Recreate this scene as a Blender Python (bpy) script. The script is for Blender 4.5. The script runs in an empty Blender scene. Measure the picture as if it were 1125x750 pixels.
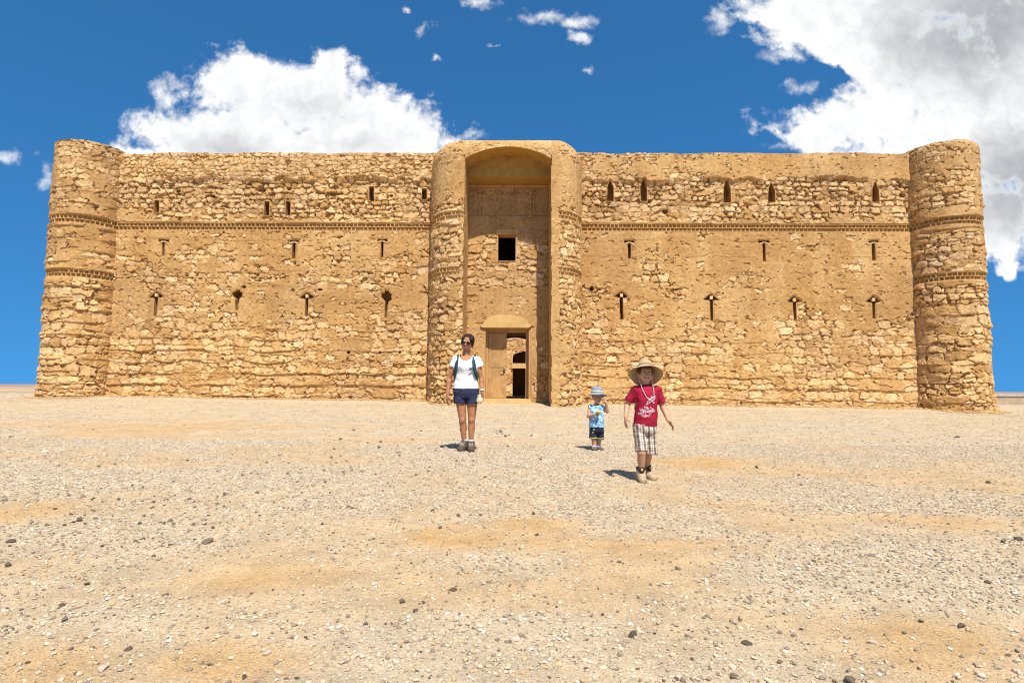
import bpy, bmesh, math, random
import numpy as np
from mathutils import Vector, Matrix, Euler, noise as mnoise
from mathutils.bvhtree import BVHTree

R = math.radians
S = bpy.context.scene
COL = S.collection

# ------------------------------------------------------------------ camera
F_PX = 640.0                       # focal length in photograph pixels (1125 wide)
CAM = Vector((0.0, 0.0, 0.86))
PITCH, YAW, ROLL = math.atan(52.5 / F_PX), R(0.9), R(0.4)
CAM_R = Matrix.Rotation(YAW, 3, 'Z') @ Matrix.Rotation(math.pi / 2 + PITCH, 3, 'X') @ Matrix.Rotation(ROLL, 3, 'Z')
cam = bpy.data.objects.new('camera', bpy.data.cameras.new('camera'))
COL.objects.link(cam)
cam.location = CAM
cam.rotation_euler = CAM_R.to_euler()
cam.data.sensor_width = 36.0
cam.data.lens = F_PX / 1125.0 * 36.0
cam.data.clip_start = 0.05
cam.data.clip_end = 20000
S.camera = cam


def ray(px, py):
    return CAM_R @ Vector(((px - 562.5) / F_PX, -(py - 375.0) / F_PX, -1.0))


def at(px, py, Y):
    """point of the place seen at a photograph pixel, at depth Y"""
    d = ray(px, py)
    return CAM + d * (Y / d.y)


# ------------------------------------------------------------------ light
SUN_EL, SUN_AZ = R(59), R(16)      # sun behind the camera, 16 degrees to the right
S.view_settings.view_transform = 'Standard'
S.view_settings.look = 'None'
S.view_settings.gamma = 1.0
S.view_settings.use_curve_mapping = False
S.view_settings.exposure = 0.63
sun_dir = Vector((math.sin(SUN_AZ) * math.cos(SUN_EL), -math.cos(SUN_AZ) * math.cos(SUN_EL), math.sin(SUN_EL)))
sl = bpy.data.lights.new('sun', 'SUN')
sl.energy = 4.6
sl.angle = R(0.53)
sl.color = (1.0, 0.95, 0.87)
so = bpy.data.objects.new('sun', sl)
COL.objects.link(so)
so.rotation_euler = (-sun_dir).to_track_quat('-Z', 'Y').to_euler()
so.location = (20, -30, 60)
S.cycles.max_bounces = 8
S.cycles.diffuse_bounces = 5
S.cycles.filter_width = 1.1
S.render.film_transparent = False

# ------------------------------------------------------------------ node helper


class NT:
    def __init__(self, tree):
        self.t = tree
        tree.nodes.clear()

    def n(self, typ, **kw):
        nd = self.t.nodes.new(typ)
        for k, v in kw.items():
            setattr(nd, k, v)
        return nd

    def link(self, a, b):
        self.t.links.new(a, b)

    def put(self, sock, v):
        if isinstance(v, bpy.types.NodeSocket):
            self.link(v, sock)
        elif v is not None:
            sock.default_value = v

    def math(self, op, a, b=None, c=None, clamp=False):
        nd = self.n('ShaderNodeMath', operation=op, use_clamp=clamp)
        self.put(nd.inputs[0], a)
        self.put(nd.inputs[1], b)
        if c is not None:
            self.put(nd.inputs[2], c)
        return nd.outputs[0]

    def vmath(self, op, a, b=None, out=0):
        nd = self.n('ShaderNodeVectorMath', operation=op)
        self.put(nd.inputs[0], a)
        if b is not None:
            self.put(nd.inputs[1], b)
        return nd.outputs['Value'] if out == 'v' else nd.outputs[0]

    def mix(self, fac, a, b, mode='MIX'):
        nd = self.n('ShaderNodeMix', data_type='RGBA', blend_type=mode)
        nd.clamp_factor = True
        self.put(nd.inputs[0], fac)
        self.put(nd.inputs[6], a if isinstance(a, bpy.types.NodeSocket) else (*a, 1.0))
        self.put(nd.inputs[7], b if isinstance(b, bpy.types.NodeSocket) else (*b, 1.0))
        return nd.outputs[2]

    def smooth(self, v, lo, hi, a=0.0, b=1.0):
        nd = self.n('ShaderNodeMapRange', interpolation_type='SMOOTHSTEP')
        self.put(nd.inputs[0], v)
        for i, x in enumerate((lo, hi, a, b)):
            nd.inputs[1 + i].default_value = x
        return nd.outputs[0]

    def noise(self, vec, scale, detail=4, rough=0.55, dist=0.0, out=0):
        nd = self.n('ShaderNodeTexNoise')
        self.put(nd.inputs['Vector'], vec)
        nd.inputs['Scale'].default_value = scale
        nd.inputs['Detail'].default_value = detail
        nd.inputs['Roughness'].default_value = rough
        nd.inputs['Distortion'].default_value = dist
        return nd.outputs[out]


# ------------------------------------------------------------------ sky with clouds (placed by direction)
w = bpy.data.worlds.new('World')
S.world = w
w.use_nodes = True
t = NT(w.node_tree)
sky = t.n('ShaderNodeTexSky', sky_type='NISHITA')
sky.sun_disc = False
sky.sun_elevation = SUN_EL
sky.sun_rotation = math.pi - SUN_AZ
sky.altitude = 900
sky.air_density = 1.0
sky.dust_density = 0.3
sky.ozone_density = 3.0
SKY_STRENGTH = 0.115
tc = t.n('ShaderNodeTexCoord')
sep = t.n('ShaderNodeSeparateXYZ')
t.link(tc.outputs['Generated'], sep.inputs[0])
# dry desert air: the blue stays deep down to the horizon
lift = t.n('ShaderNodeCombineXYZ')
t.link(sep.outputs[0], lift.inputs[0])
t.link(sep.outputs[1], lift.inputs[1])
t.link(t.math('MULTIPLY_ADD', t.math('MAXIMUM', sep.outputs[2], 0.0), 0.72, 0.25), lift.inputs[2])
t.link(t.vmath('NORMALIZE', lift.outputs[0]), sky.inputs[0])
skyc = t.mix(1.0, sky.outputs[0], (0.245, 0.69, 0.91), 'MULTIPLY')     # deep polarised blue
yy = t.math('MAXIMUM', sep.outputs[1], 0.02)
cx = t.math('DIVIDE', sep.outputs[0], yy)
cz = t.math('DIVIDE', sep.outputs[2], yy)
comb = t.n('ShaderNodeCombineXYZ')
t.link(cx, comb.inputs[0])
t.link(cz, comb.inputs[1])
P2 = comb.outputs[0]
wv1 = t.vmath('SUBTRACT', t.noise(P2, 14.0, 5, 0.6, out=1), (0.5, 0.5, 0.5))
P2W = t.vmath('ADD', P2, t.vmath('MULTIPLY', wv1, (0.10, 0.07, 0.0)))        # billowing outlines


def cdir(px, py):
    d = ray(px, py)
    return d.x / d.y, d.z / d.y


def blobs(lst):
    acc = None
    for px, py, rx, ry in lst:
        x, z = cdir(px, py)
        d = t.vmath('SUBTRACT', P2W, (x, z, 0))
        d = t.vmath('MULTIPLY', d, (F_PX / rx / 1.1, F_PX / ry / 1.1, 0))
        l = t.vmath('LENGTH', d, out='v')
        v = t.math('SUBTRACT', 1.0, l)
        acc = v if acc is None else t.math('SMOOTH_MAX', acc, v, 0.25)
    return acc


big = [(268, 92, 74, 42), (330, 120, 95, 62), (366, 78, 34, 30), (405, 138, 85, 48), (458, 152, 50, 31), (245, 150, 95, 34),
       (172, 170, 52, 16), (330, 165, 160, 45),
       (893, 8, 84, 46), (960, 30, 110, 62), (1000, 0, 100, 60), (1015, 50, 90, 60), (1115, 170, 80, 60), (1040, 70, 130, 95), (1090, 150, 120, 110), (955, 132, 96, 44), (890, 152, 34, 22),
       (1010, 170, 110, 60), (1105, 235, 50, 55), (1104, 286, 17, 19), (1150, 40, 120, 200)]
small = [(463, 33, 12, 13), (590, 20, 34, 13), (634, 24, 26, 11), (640, 42, 16, 6), (528, 4, 26, 8), (638, 77, 13, 6), (472, 105, 12, 7),
         (446, 8, 7, 5), (4, 176, 22, 14), (48, 186, 16, 28), (790, 30, 20, 26), (200, 92, 26, 14), (186, 110, 18, 12), (472, 66, 8, 6),
         (543, 48, 6, 5), (870, 62, 36, 12), (880, 95, 34, 14), (856, 160, 18, 8), (176, 104, 18, 24)]
n1 = t.noise(P2, 9.0, 12, 0.60, 0.25)
n2 = t.noise(P2, 34.0, 8, 0.62, 0.3)
fb = blobs(big)
fs = blobs(small)
nn = t.math('ADD', t.math('MULTIPLY', t.math('SUBTRACT', n1, 0.5), 2.2), t.math('MULTIPLY', t.math('SUBTRACT', n2, 0.5), 0.85))
db = t.math('ADD', fb, nn)
ds = t.math('ADD', t.math('MULTIPLY', fs, 0.8), t.math('MULTIPLY', t.math('ADD', nn, -0.16), 1.25))
# holes of blue inside the right-hand cloud
hole = blobs([(893, 84, 36, 17), (848, 88, 40, 34)])
db = t.math('SUBTRACT', db, t.math('MULTIPLY', t.math('MAXIMUM', hole, 0.0), 1.5))
ab = t.smooth(db, -0.06, 0.42)
as_ = t.smooth(ds, -0.12, 0.85, 0.0, 0.88)
alpha = t.math('MAXIMUM', ab, as_)
grey = t.math('MAXIMUM', t.math('MULTIPLY', blobs([(1085, 25, 200, 110), (1125, 200, 100, 80)]), 1.25), t.math('MULTIPLY', blobs([(325, 118, 110, 50), (262, 165, 80, 36), (395, 162, 100, 34)]), 0.62))
n3 = t.noise(P2, 4.2, 6, 0.5, 0.2)
gm = t.math('ADD', t.math('MULTIPLY', grey, 0.9), t.math('MULTIPLY', t.math('SUBTRACT', n3, 0.5), 1.5))
gm = t.math('MULTIPLY', t.smooth(gm, 0.0, 1.05), t.smooth(db, 0.10, 0.6))
cloudc = t.mix(gm, (5.9, 5.95, 6.05), (2.75, 2.86, 3.0))
puff = t.smooth(n2, 0.35, 0.65, 0.90, 1.03)
cloudc = t.mix(1.0, cloudc, puff, 'MULTIPLY')
mask_front = t.math('GREATER_THAN', sep.outputs[1], 0.03)
outc = t.mix(t.math('MULTIPLY', alpha, mask_front), skyc, cloudc)
# unseen cloud added high overhead, beyond the castle, to lighten the ground shadows
fill_cloud = t.smooth(t.noise(tc.outputs['Generated'], 3.2, 8, 0.6, 0.3), 0.40, 0.56)
fill_cloud = t.math('MULTIPLY', fill_cloud, t.math('MULTIPLY', t.smooth(sep.outputs[2], 0.64, 0.74), t.smooth(sep.outputs[1], -0.05, 0.15)))
outc = t.mix(fill_cloud, outc, (4.6, 4.65, 4.75))
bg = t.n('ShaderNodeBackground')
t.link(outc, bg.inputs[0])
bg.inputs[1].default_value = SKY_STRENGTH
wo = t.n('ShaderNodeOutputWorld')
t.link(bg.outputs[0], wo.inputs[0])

# ------------------------------------------------------------------ numpy noise


def _h(ix, iy, seed):
    n = (ix.astype(np.int64) * 374761393 + iy.astype(np.int64) * 668265263 + seed * 2147483647 + 974634) & 0xFFFFFFFF
    n = ((n ^ (n >> 13)) * 1274126177) & 0xFFFFFFFF
    n = ((n ^ (n >> 16)) * 2246822519) & 0xFFFFFFFF
    n = n ^ (n >> 15)
    return (n & 0xFFFFFF) / float(0x1000000)


def vnoise(x, y, seed=0):
    x = np.asarray(x, float)
    y = np.asarray(y, float)
    ix, iy = np.floor(x), np.floor(y)
    fx, fy = x - ix, y - iy
    fx = fx * fx * fx * (fx * (fx * 6 - 15) + 10)
    fy = fy * fy * fy * (fy * (fy * 6 - 15) + 10)
    ix = ix.astype(np.int64)
    iy = iy.astype(np.int64)
    a, b = _h(ix, iy, seed), _h(ix + 1, iy, seed)
    c, d = _h(ix, iy + 1, seed), _h(ix + 1, iy + 1, seed)
    return (a * (1 - fx) + b * fx) * (1 - fy) + (c * (1 - fx) + d * fx) * fy


def fbm(x, y, octv=4, seed=0, gain=0.5):
    """0..1, mean 0.5"""
    s, a, n = 0.0, 1.0, 0.0
    for o in range(octv):
        s = s + a * vnoise(x * 2 ** o + 17.3 * o, y * 2 ** o - 9.1 * o, seed + o * 31)
        n += a
        a *= gain
    return s / n


def sst(a, b, x):
    tt = np.clip((x - a) / (b - a), 0, 1)
    return tt * tt * (3 - 2 * tt)


# ------------------------------------------------------------------ mesh helpers


def tag(o, label=None, cat=None, group=None, kind=None):
    if label:
        o['label'] = label
    if cat:
        o['category'] = cat
    if group:
        o['group'] = group
    if kind:
        o['kind'] = kind
    return o


def empty(name, loc=(0, 0, 0), rz=0.0):
    o = bpy.data.objects.new(name, None)
    o.empty_display_size = 0.2
    COL.objects.link(o)
    o.location = loc
    o.rotation_euler = (0, 0, rz)
    return o


def link_mesh(name, me, m, parent=None, loc=None):
    o = bpy.data.objects.new(name, me)
    COL.objects.link(o)
    if m is not None and not me.materials:
        me.materials.append(m)
    if parent is not None:
        o.parent = parent
    if loc is not None:
        o.location = loc
    return o


class GM:
    """collects vertex grids, loops of polygons and boxes into one mesh with a colour attribute"""

    def __init__(self):
        self.v, self.c, self.f4, self.f3, self.n = [], [], [], [], 0

    def grid(self, P, C, keep=None, flip=False):
        ny, nx = P.shape[:2]
        idx = self.n + np.arange(ny * nx).reshape(ny, nx)
        a, b, c, d = idx[:-1, :-1], idx[:-1, 1:], idx[1:, 1:], idx[1:, :-1]
        q = np.stack([a, b, c, d], -1) if not flip else np.stack([d, c, b, a], -1)
        q = q[keep] if keep is not None else q.reshape(-1, 4)
        C = np.broadcast_to(np.asarray(C, float), (ny, nx, 3))
        self.v.append(P.reshape(-1, 3))
        self.c.append(C.reshape(-1, 3))
        self.f4.append(q.reshape(-1, 4))
        self.n += ny * nx
        return idx

    def raw(self, V, Fq, col):
        V = np.asarray(V, float)
        Fq = np.asarray(Fq, int)
        self.v.append(V)
        self.c.append(np.broadcast_to(np.asarray(col, float), V.shape))
        (self.f4 if Fq.shape[1] == 4 else self.f3).append(Fq + self.n)
        self.n += len(V)

    def box(self, lo, hi, col):
        x0, y0, z0 = lo
        x1, y1, z1 = hi
        V = [(x0, y0, z0), (x1, y0, z0), (x1, y1, z0), (x0, y1, z0), (x0, y0, z1), (x1, y0, z1), (x1, y1, z1), (x0, y1, z1)]
        self.raw(V, [(3, 2, 1, 0), (4, 5, 6, 7), (0, 1, 5, 4), (1, 2, 6, 5), (2, 3, 7, 6), (3, 0, 4, 7)], col)

    def build(self, name, m, parent=None, smooth=False):
        V = np.concatenate(self.v)
        C = np.concatenate(self.c)
        f4 = np.concatenate(self.f4) if self.f4 else np.zeros((0, 4), int)
        f3 = np.concatenate(self.f3) if self.f3 else np.zeros((0, 3), int)
        me = np_mesh(name, V, f4, f3, C, smooth)
        return link_mesh(name, me, m, parent)


def np_mesh(name, V, f4, f3, C=None, smooth=False):
    me = bpy.data.meshes.new(name)
    me.vertices.add(len(V))
    me.vertices.foreach_set('co', np.ascontiguousarray(V, dtype=np.float32).ravel())
    loops = np.concatenate([f4.ravel(), f3.ravel()]).astype(np.int32)
    me.loops.add(len(loops))
    me.loops.foreach_set('vertex_index', loops)
    n4, n3 = len(f4), len(f3)
    me.polygons.add(n4 + n3)
    st = np.concatenate([np.arange(n4) * 4, n4 * 4 + np.arange(n3) * 3]).astype(np.int32)
    me.polygons.foreach_set('loop_start', st)
    me.polygons.foreach_set('use_smooth', np.full(n4 + n3, smooth, dtype=bool))
    me.update(calc_edges=True)
    if C is not None:
        at_ = me.attributes.new('Col', 'FLOAT_COLOR', 'POINT')
        rgba = np.ones((len(V), 4), np.float32)
        rgba[:, :3] = C
        at_.data.foreach_set('color', rgba.ravel())
    return me


# ------------------------------------------------------------------ materials


def new_mat(name):
    m = bpy.data.materials.new(name)
    m.use_nodes = True
    k = NT(m.node_tree)
    bs = k.n('ShaderNodeBsdfPrincipled')
    o = k.n('ShaderNodeOutputMaterial')
    k.link(bs.outputs[0], o.inputs[0])
    return m, k, bs


def mat(name, col, rough=0.8, var=0.15, scale=20.0, bump=0.0, bscale=60.0, spec=0.3, metal=0.0, sss=0.0):
    m, k, bs = new_mat(name)
    tcn = k.n('ShaderNodeTexCoord').outputs['Object']
    nz = k.noise(tcn, scale, 5)
    f = k.smooth(nz, 0.25, 0.75, 1 - var, 1 + var)
    k.link(k.mix(1.0, tuple(col), f, 'MULTIPLY'), bs.inputs['Base Color'])
    bs.inputs['Roughness'].default_value = rough
    bs.inputs['Specular IOR Level'].default_value = spec
    bs.inputs['Metallic'].default_value = metal
    if sss:
        bs.inputs['Subsurface Weight'].default_value = sss
        bs.inputs['Subsurface Radius'].default_value = (0.02, 0.008, 0.004)
        bs.inputs['Subsurface Scale'].default_value = 0.3
    if bump:
        b = k.n('ShaderNodeBump')
        b.inputs['Strength'].default_value = bump
        b.inputs['Distance'].default_value = 0.01
        k.link(k.noise(tcn, bscale, 4), b.inputs['Height'])
        k.link(b.outputs[0], bs.inputs['Normal'])
    return m


def attr_mat(name, var=0.2, scale=9.0, bump=0.5, bscale=28.0, dist=0.012, fine=70.0, finevar=0.16, rough=0.95):
    """surface whose own colour is stored with its stones; weathering and grain added on top"""
    m, k, bs = new_mat(name)
    a = k.n('ShaderNodeAttribute', attribute_name='Col')
    tcn = k.n('ShaderNodeTexCoord').outputs['Object']
    f1 = k.smooth(k.noise(tcn, scale, 6, 0.6), 0.28, 0.72, 1 - var, 1 + var)
    f2 = k.smooth(k.noise(tcn, fine, 3, 0.6), 0.28, 0.72, 1 - finevar, 1 + finevar)
    c = k.mix(1.0, a.outputs['Color'], f1, 'MULTIPLY')
    c = k.mix(1.0, c, f2, 'MULTIPLY')
    k.link(c, bs.inputs['Base Color'])
    bs.inputs['Roughness'].default_value = rough
    bs.inputs['Specular IOR Level'].default_value = 0.15
    b = k.n('ShaderNodeBump')
    b.inputs['Strength'].default_value = bump
    b.inputs['Distance'].default_value = dist
    k.link(k.noise(tcn, bscale, 6, 0.65), b.inputs['Height'])
    k.link(b.outputs[0], bs.inputs['Normal'])
    return m


M_STONE = attr_mat('rubble_masonry')
M_SMOOTH = attr_mat('mud_plaster', var=0.12, bump=0.25, scale=4)
M_GRAVEL = attr_mat('gravel_stone', var=0.12, scale=60, bump=0.3, bscale=160, dist=0.003, fine=300)
M_ROCK = attr_mat('field_stone', var=0.25, scale=40, bump=0.7, bscale=110, dist=0.006, fine=240)

# ------------------------------------------------------------------ ground
W = 23.0                            # front wall plane of the fortress


def gz(x, y):
    x = np.asarray(x, float)
    y = np.asarray(y, float)
    xc_ = np.clip(x, -22, 22)
    tt = sst(8.0, 21.5, y)
    back = 1 - 0.75 * sst(27, 60, y)
    z = tt * (0.24 - 0.008 * xc_) * back + 0.11 * sst(21.3, 22.9, y) * (1 - sst(24, 30, y)) * sst(19.5, 17.0, np.abs(x))
    z = z + 0.05 * (fbm(x * 0.35, y * 0.35, 2, 5) - 0.5) * sst(60, 30, y)
    z = z - 0.10 * sst(60, 140, y)
    return z


def gmicro(x, y):
    a = sst(40, 12, np.abs(np.asarray(y, float)))
    return a * (0.030 * (fbm(x * 1.7, y * 1.7, 3, 11) - 0.5) + 0.014 * (fbm(x * 9, y * 9, 3, 12) - 0.5) + 0.010 * (fbm(x * 23, y * 23, 2, 13) - 0.5))


def gz1(x, y):
    return float(gz(np.array([x]), np.array([y]))[0] + gmicro(np.array([x]), np.array([y]))[0])


def gravel_density(x, y):
    a = fbm(x * 0.42 + 3.1, y * 0.75 + 1.7, 4, 21)
    b = fbm(x * 1.6, y * 2.2, 3, 22)
    return np.clip(0.22 + 0.78 * sst(0.33, 0.62, 0.62 * a + 0.38 * b), 0, 1)


def on_ground(px, py):
    d = ray(px, py)
    z = 0.0
    for _ in range(6):
        p = CAM + d * ((z - CAM.z) / d.z)
        z = float(gz(np.array([p.x]), np.array([p.y]))[0])
    return p.x, p.y


# bare orange sand between the gravel, and belts of denser grey grit: centre, half width, half depth on the ground
def ground_patch(px, py, rx, ry):
    x, y = on_ground(px, py)
    x1, _ = on_ground(px + rx, py)
    _, ya = on_ground(px, py - ry)
    _, yb = on_ground(px, py + ry)
    return x, y, abs(x1 - x), abs(ya - yb) / 2


SAND_PATCHES = [ground_patch(*a) for a in ((765, 600, 190, 22), (1015, 700, 130, 36), (40, 732, 110, 32), (245, 728, 90, 28), (300, 636, 100, 26), (560, 642, 70, 16), (487, 590, 70, 15), (160, 470, 190, 12),
                                           (600, 575, 60, 10), (770, 512, 70, 8), (1040, 575, 120, 16), (30, 560, 60, 16))]
GRIT_PATCHES = [ground_patch(*a) for a in ((400, 545, 290, 26), (120, 672, 90, 24), (520, 700, 190, 36), (860, 660, 170, 24), (960, 545, 180, 22), (130, 585, 150, 18), (820, 735, 130, 20), (600, 530, 120, 18))]


def patch_field(x, y, lst):
    wob = 2.3 * (fbm(x * 0.8, y * 1.1, 5, 41, 0.62) - 0.5)
    f = np.zeros_like(x)
    for cx_, cy_, rx_, ry_ in lst:
        d = np.sqrt(((x - cx_) / rx_) ** 2 + ((y - cy_) / ry_) ** 2) + wob
        f = np.maximum(f, sst(1.35, 0.15, d))
    return f


_density0 = gravel_density


def gravel_density(x, y):
    d = _density0(x, y)
    sp_ = patch_field(x, y, SAND_PATCHES)
    gp_ = patch_field(x, y, GRIT_PATCHES)
    d = d + (1.0 - d) * 0.75 * gp_
    return np.clip(d * (1 - 0.72 * sp_), 0.05, 1)


def spacing(breaks):
    out = [breaks[0][0]]
    for (a, b, s0, s1) in breaks:
        x = a
        while x < b - 1e-6:
            fr = (x - a) / (b - a)
            x += s0 * (s1 / s0) ** fr
            out.append(min(x, b))
    return np.array(sorted(set(np.round(out, 5))))


xp = spacing([(0, 4, .028, .03), (4, 24, .03, .14), (24, 80, .3, 4), (80, 4000, 6, 400)])
xs = np.concatenate([-xp[:0:-1], xp])
ys = spacing([(-60, -2, 3, .4), (-2, 1.2, .2, .03), (1.2, 6, .025, .035), (6, 26, .035, .11), (26, 80, .2, 2), (80, 6000, 4, 500)])
X, Y = np.meshgrid(xs, ys)
Z = gz(X, Y) + gmicro(X, Y)
dens = gravel_density(X, Y)
sandn = fbm(X * 0.3, Y * 0.3, 3, 31)
sand = np.array([0.505, 0.352, 0.198])
sand2 = np.array([0.495, 0.295, 0.115])
pale = np.array([0.485, 0.382, 0.255])
far = np.array([0.40, 0.28, 0.17])
Cg = sand + (sand2 - sand) * np.clip(0.35 * sst(0.48, 0.66, sandn) * sst(11, 7, Y) + 0.72 * patch_field(X, Y, SAND_PATCHES) * (0.6 + 0.8 * (fbm(X * 3, Y * 3, 3, 42) - .2)), 0, 1)[..., None]
Cg = Cg + (pale - Cg) * np.clip(dens[..., None] * 1.05 - 0.02, 0, 1)
pl = sst(11, 20, Y)[..., None] * 0.75
Cg = Cg + (np.array([0.515, 0.398, 0.248]) - Cg) * pl
fr = sst(30, 70, Y)[..., None]
Cg = Cg + (far - Cg) * fr
g = GM()
g.grid(np.stack([X, Y, Z], -1), Cg)


def ground_mat():
    m, k, bs = new_mat('desert_ground')
    a = k.n('ShaderNodeAttribute', attribute_name='Col')
    co = k.n('ShaderNodeTexCoord').outputs['Object']
    c = a.outputs['Color']
    f1 = k.smooth(k.noise(co, 3.0, 8, 0.7), 0.3, 0.7, 0.86, 1.14)
    c = k.mix(1.0, c, f1, 'MULTIPLY')
    f2 = k.smooth(k.noise(co, 90, 4, 0.7), 0.3, 0.7, 0.80, 1.18)
    c = k.mix(1.0, c, f2, 'MULTIPLY')
    hs = []
    for sc, lo, tone in ((210, 0.66, (0.22, 0.165, 0.11)), (105, 0.76, (0.19, 0.145, 0.10)), (34, 0.90, (0.20, 0.155, 0.11)), (52, 0.78, (0.60, 0.50, 0.36))):
        v = k.n('ShaderNodeTexVoronoi')
        k.link(k.vmath('ADD', co, (sc * 1.7, sc * 0.3, 0)), v.inputs['Vector'])
        v.inputs['Scale'].default_value = sc
        sp = k.n('ShaderNodeSeparateColor')
        k.link(v.outputs['Color'], sp.inputs[0])
        pick = k.math('GREATER_THAN', sp.outputs[0], lo)
        rad = k.smooth(v.outputs['Distance'], 0.22, 0.36, 1.0, 0.0)
        fac = k.math('MULTIPLY', pick, rad)
        c = k.mix(k.math('MULTIPLY', fac, 0.62), c, tone)
        hs.append(k.math('MULTIPLY', fac, 1.0))
    k.link(c, bs.inputs['Base Color'])
    bs.inputs['Roughness'].default_value = 0.97
    bs.inputs['Specular IOR Level'].default_value = 0.1
    h = k.math('ADD', k.math('MULTIPLY', k.noise(co, 60, 8, 0.7), 0.9), k.math('ADD', hs[0], hs[3]))
    b = k.n('ShaderNodeBump')
    b.inputs['Strength'].default_value = 0.8
    b.inputs['Distance'].default_value = 0.014
    k.link(h, b.inputs['Height'])
    k.link(b.outputs[0], bs.inputs['Normal'])
    return m


gr = g.build('ground', ground_mat(), smooth=True)
tag(gr, 'pale sandy desert ground strewn with fine gravel', 'ground', kind='structure')

# far low ridge and a pale track out on the plain
g = GM()
rx = np.linspace(-900, 900, 241)
ry = np.linspace(0, 1, 9)
RX, RY = np.meshgrid(rx, ry)
rz = (1.2 + 3.2 * fbm(RX * 0.006, RX * 0 + 0.3, 4, 77)) * np.sin(RY * math.pi) ** 0.8 - 0.6
g.grid(np.stack([RX, 420 + RY * 160, rz], -1), (0.30, 0.19, 0.13))
tag(g.build('hills', M_SMOOTH, smooth=True), 'low brown ridge far out on the plain', 'hills', kind='structure')
g = GM()
tx = np.linspace(-260, 260, 105)
ty = np.array([0, 1.0])
TX, TY = np.meshgrid(tx, ty)
TYY = 92 + TY * 16 + 3 * np.sin(TX * 0.03)
g.grid(np.stack([TX, TYY, gz(TX, TYY) + 0.02], -1), (0.55, 0.45, 0.32))
tag(g.build('track', M_SMOOTH), 'pale dirt track crossing the plain', 'track', kind='structure')

# ------------------------------------------------------------------ masonry relief


def make_rows(z0, z1, hfun, rng, u0, u1):
    rows = [z0]
    z = z0
    while z < z1:
        z += hfun(z) * rng.uniform(0.78, 1.25)
        rows.append(z)
    rows = np.array(rows)
    seeds = []
    for j in range(len(rows) - 1):
        h = rows[j + 1] - rows[j]
        wmin, wmax = (1.15, 2.3)
        xs_ = []
        x = u0 - rng.uniform(0, 0.5)
        while x < u1 + 1:
            ww = h * rng.uniform(wmin, wmax) * (0.75 if rng.random() < 0.25 else 1.0)
            xs_.append((x + ww / 2, ww))
            x += ww
        xs_ = np.array(xs_)
        zc = (rows[j] + rows[j + 1]) / 2 + h * rng.uniform(-0.17, 0.17, len(xs_))
        seeds.append((xs_[:, 0] + h * rng.uniform(-.12, .12, len(xs_)), zc, xs_[:, 1], np.full(len(xs_), h) * rng.uniform(0.8, 1.12, len(xs_))))
    return rows, seeds


def masonry(u, v, seed, hfun, warp=1.0):
    rng = np.random.default_rng(seed)
    shp = u.shape
    u = u.ravel()
    v = v.ravel()
    uu = u + warp * 0.16 * (fbm(u * 2.2, v * 2.2, 3, seed + 1) - 0.5) + 0.035 * (fbm(u * 11, v * 11, 2, seed + 3) - 0.5)
    vv = v + warp * 0.20 * (fbm(u * 1.4, v * 1.8, 3, seed + 2) - 0.5) + 0.035 * (fbm(u * 11, v * 11, 2, seed + 4) - 0.5)
    rows, seeds = make_rows(v.min() - 0.6, v.max() + 0.6, hfun, rng, u.min(), u.max())
    ri = np.clip(np.searchsorted(rows, vv) - 1, 0, len(seeds) - 1)
    n = len(u)
    F1 = np.full(n, 1e9)
    F2 = np.full(n, 1e9)
    ID = np.zeros(n, np.int64)
    DU = np.zeros(n)
    DV = np.zeros(n)
    SZ = np.ones(n)
    base = 0
    for j, (sx, sz, sw, sh) in enumerate(seeds):
        pick = np.nonzero(np.abs(ri - j) <= 1)[0]
        if len(pick) == 0:
            base += len(sx)
            continue
        k0 = np.searchsorted(sx, uu[pick])
        for dk in (-2, -1, 0, 1):
            k = np.clip(k0 + dk, 0, len(sx) - 1)
            du = (uu[pick] - sx[k]) / (sw[k] * 0.5)
            dv = (vv[pick] - sz[k]) / (sh[k] * 0.5)
            d = (np.abs(du) ** 2.6 + np.abs(dv) ** 2.6) ** (1 / 2.6)
            idk = base + k
            f1 = F1[pick]
            f2 = F2[pick]
            same = (idk == ID[pick]) & (f1 < 1e8)
            closer = (d < f1) & ~same
            second = (~closer) & (d < f2) & ~same
            F2[pick] = np.where(closer, f1, np.where(second, d, f2))
            F1[pick] = np.where(closer, d, f1)
            ID[pick] = np.where(closer, idk, ID[pick])
            DU[pick] = np.where(closer, du, DU[pick])
            DV[pick] = np.where(closer, dv, DV[pick])
            SZ[pick] = np.where(closer, np.minimum(sw[k], sh[k]), SZ[pick])
        base += len(sx)
    e = (F2 - F1) * 0.25 * SZ
    return e.reshape(shp), ID.reshape(shp), DU.reshape(shp), DV.reshape(shp)


STONE_LT = np.array([0.560, 0.356, 0.160])
STONE_DK = np.array([0.412, 0.230, 0.080])
STONE_WH = np.array([0.61, 0.42, 0.215])
PLAST = np.array([0.410, 0.224, 0.077])
PLAST_LT = np.array([0.490, 0.294, 0.115])
MORTAR = np.array([0.36, 0.20, 0.068])


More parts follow.
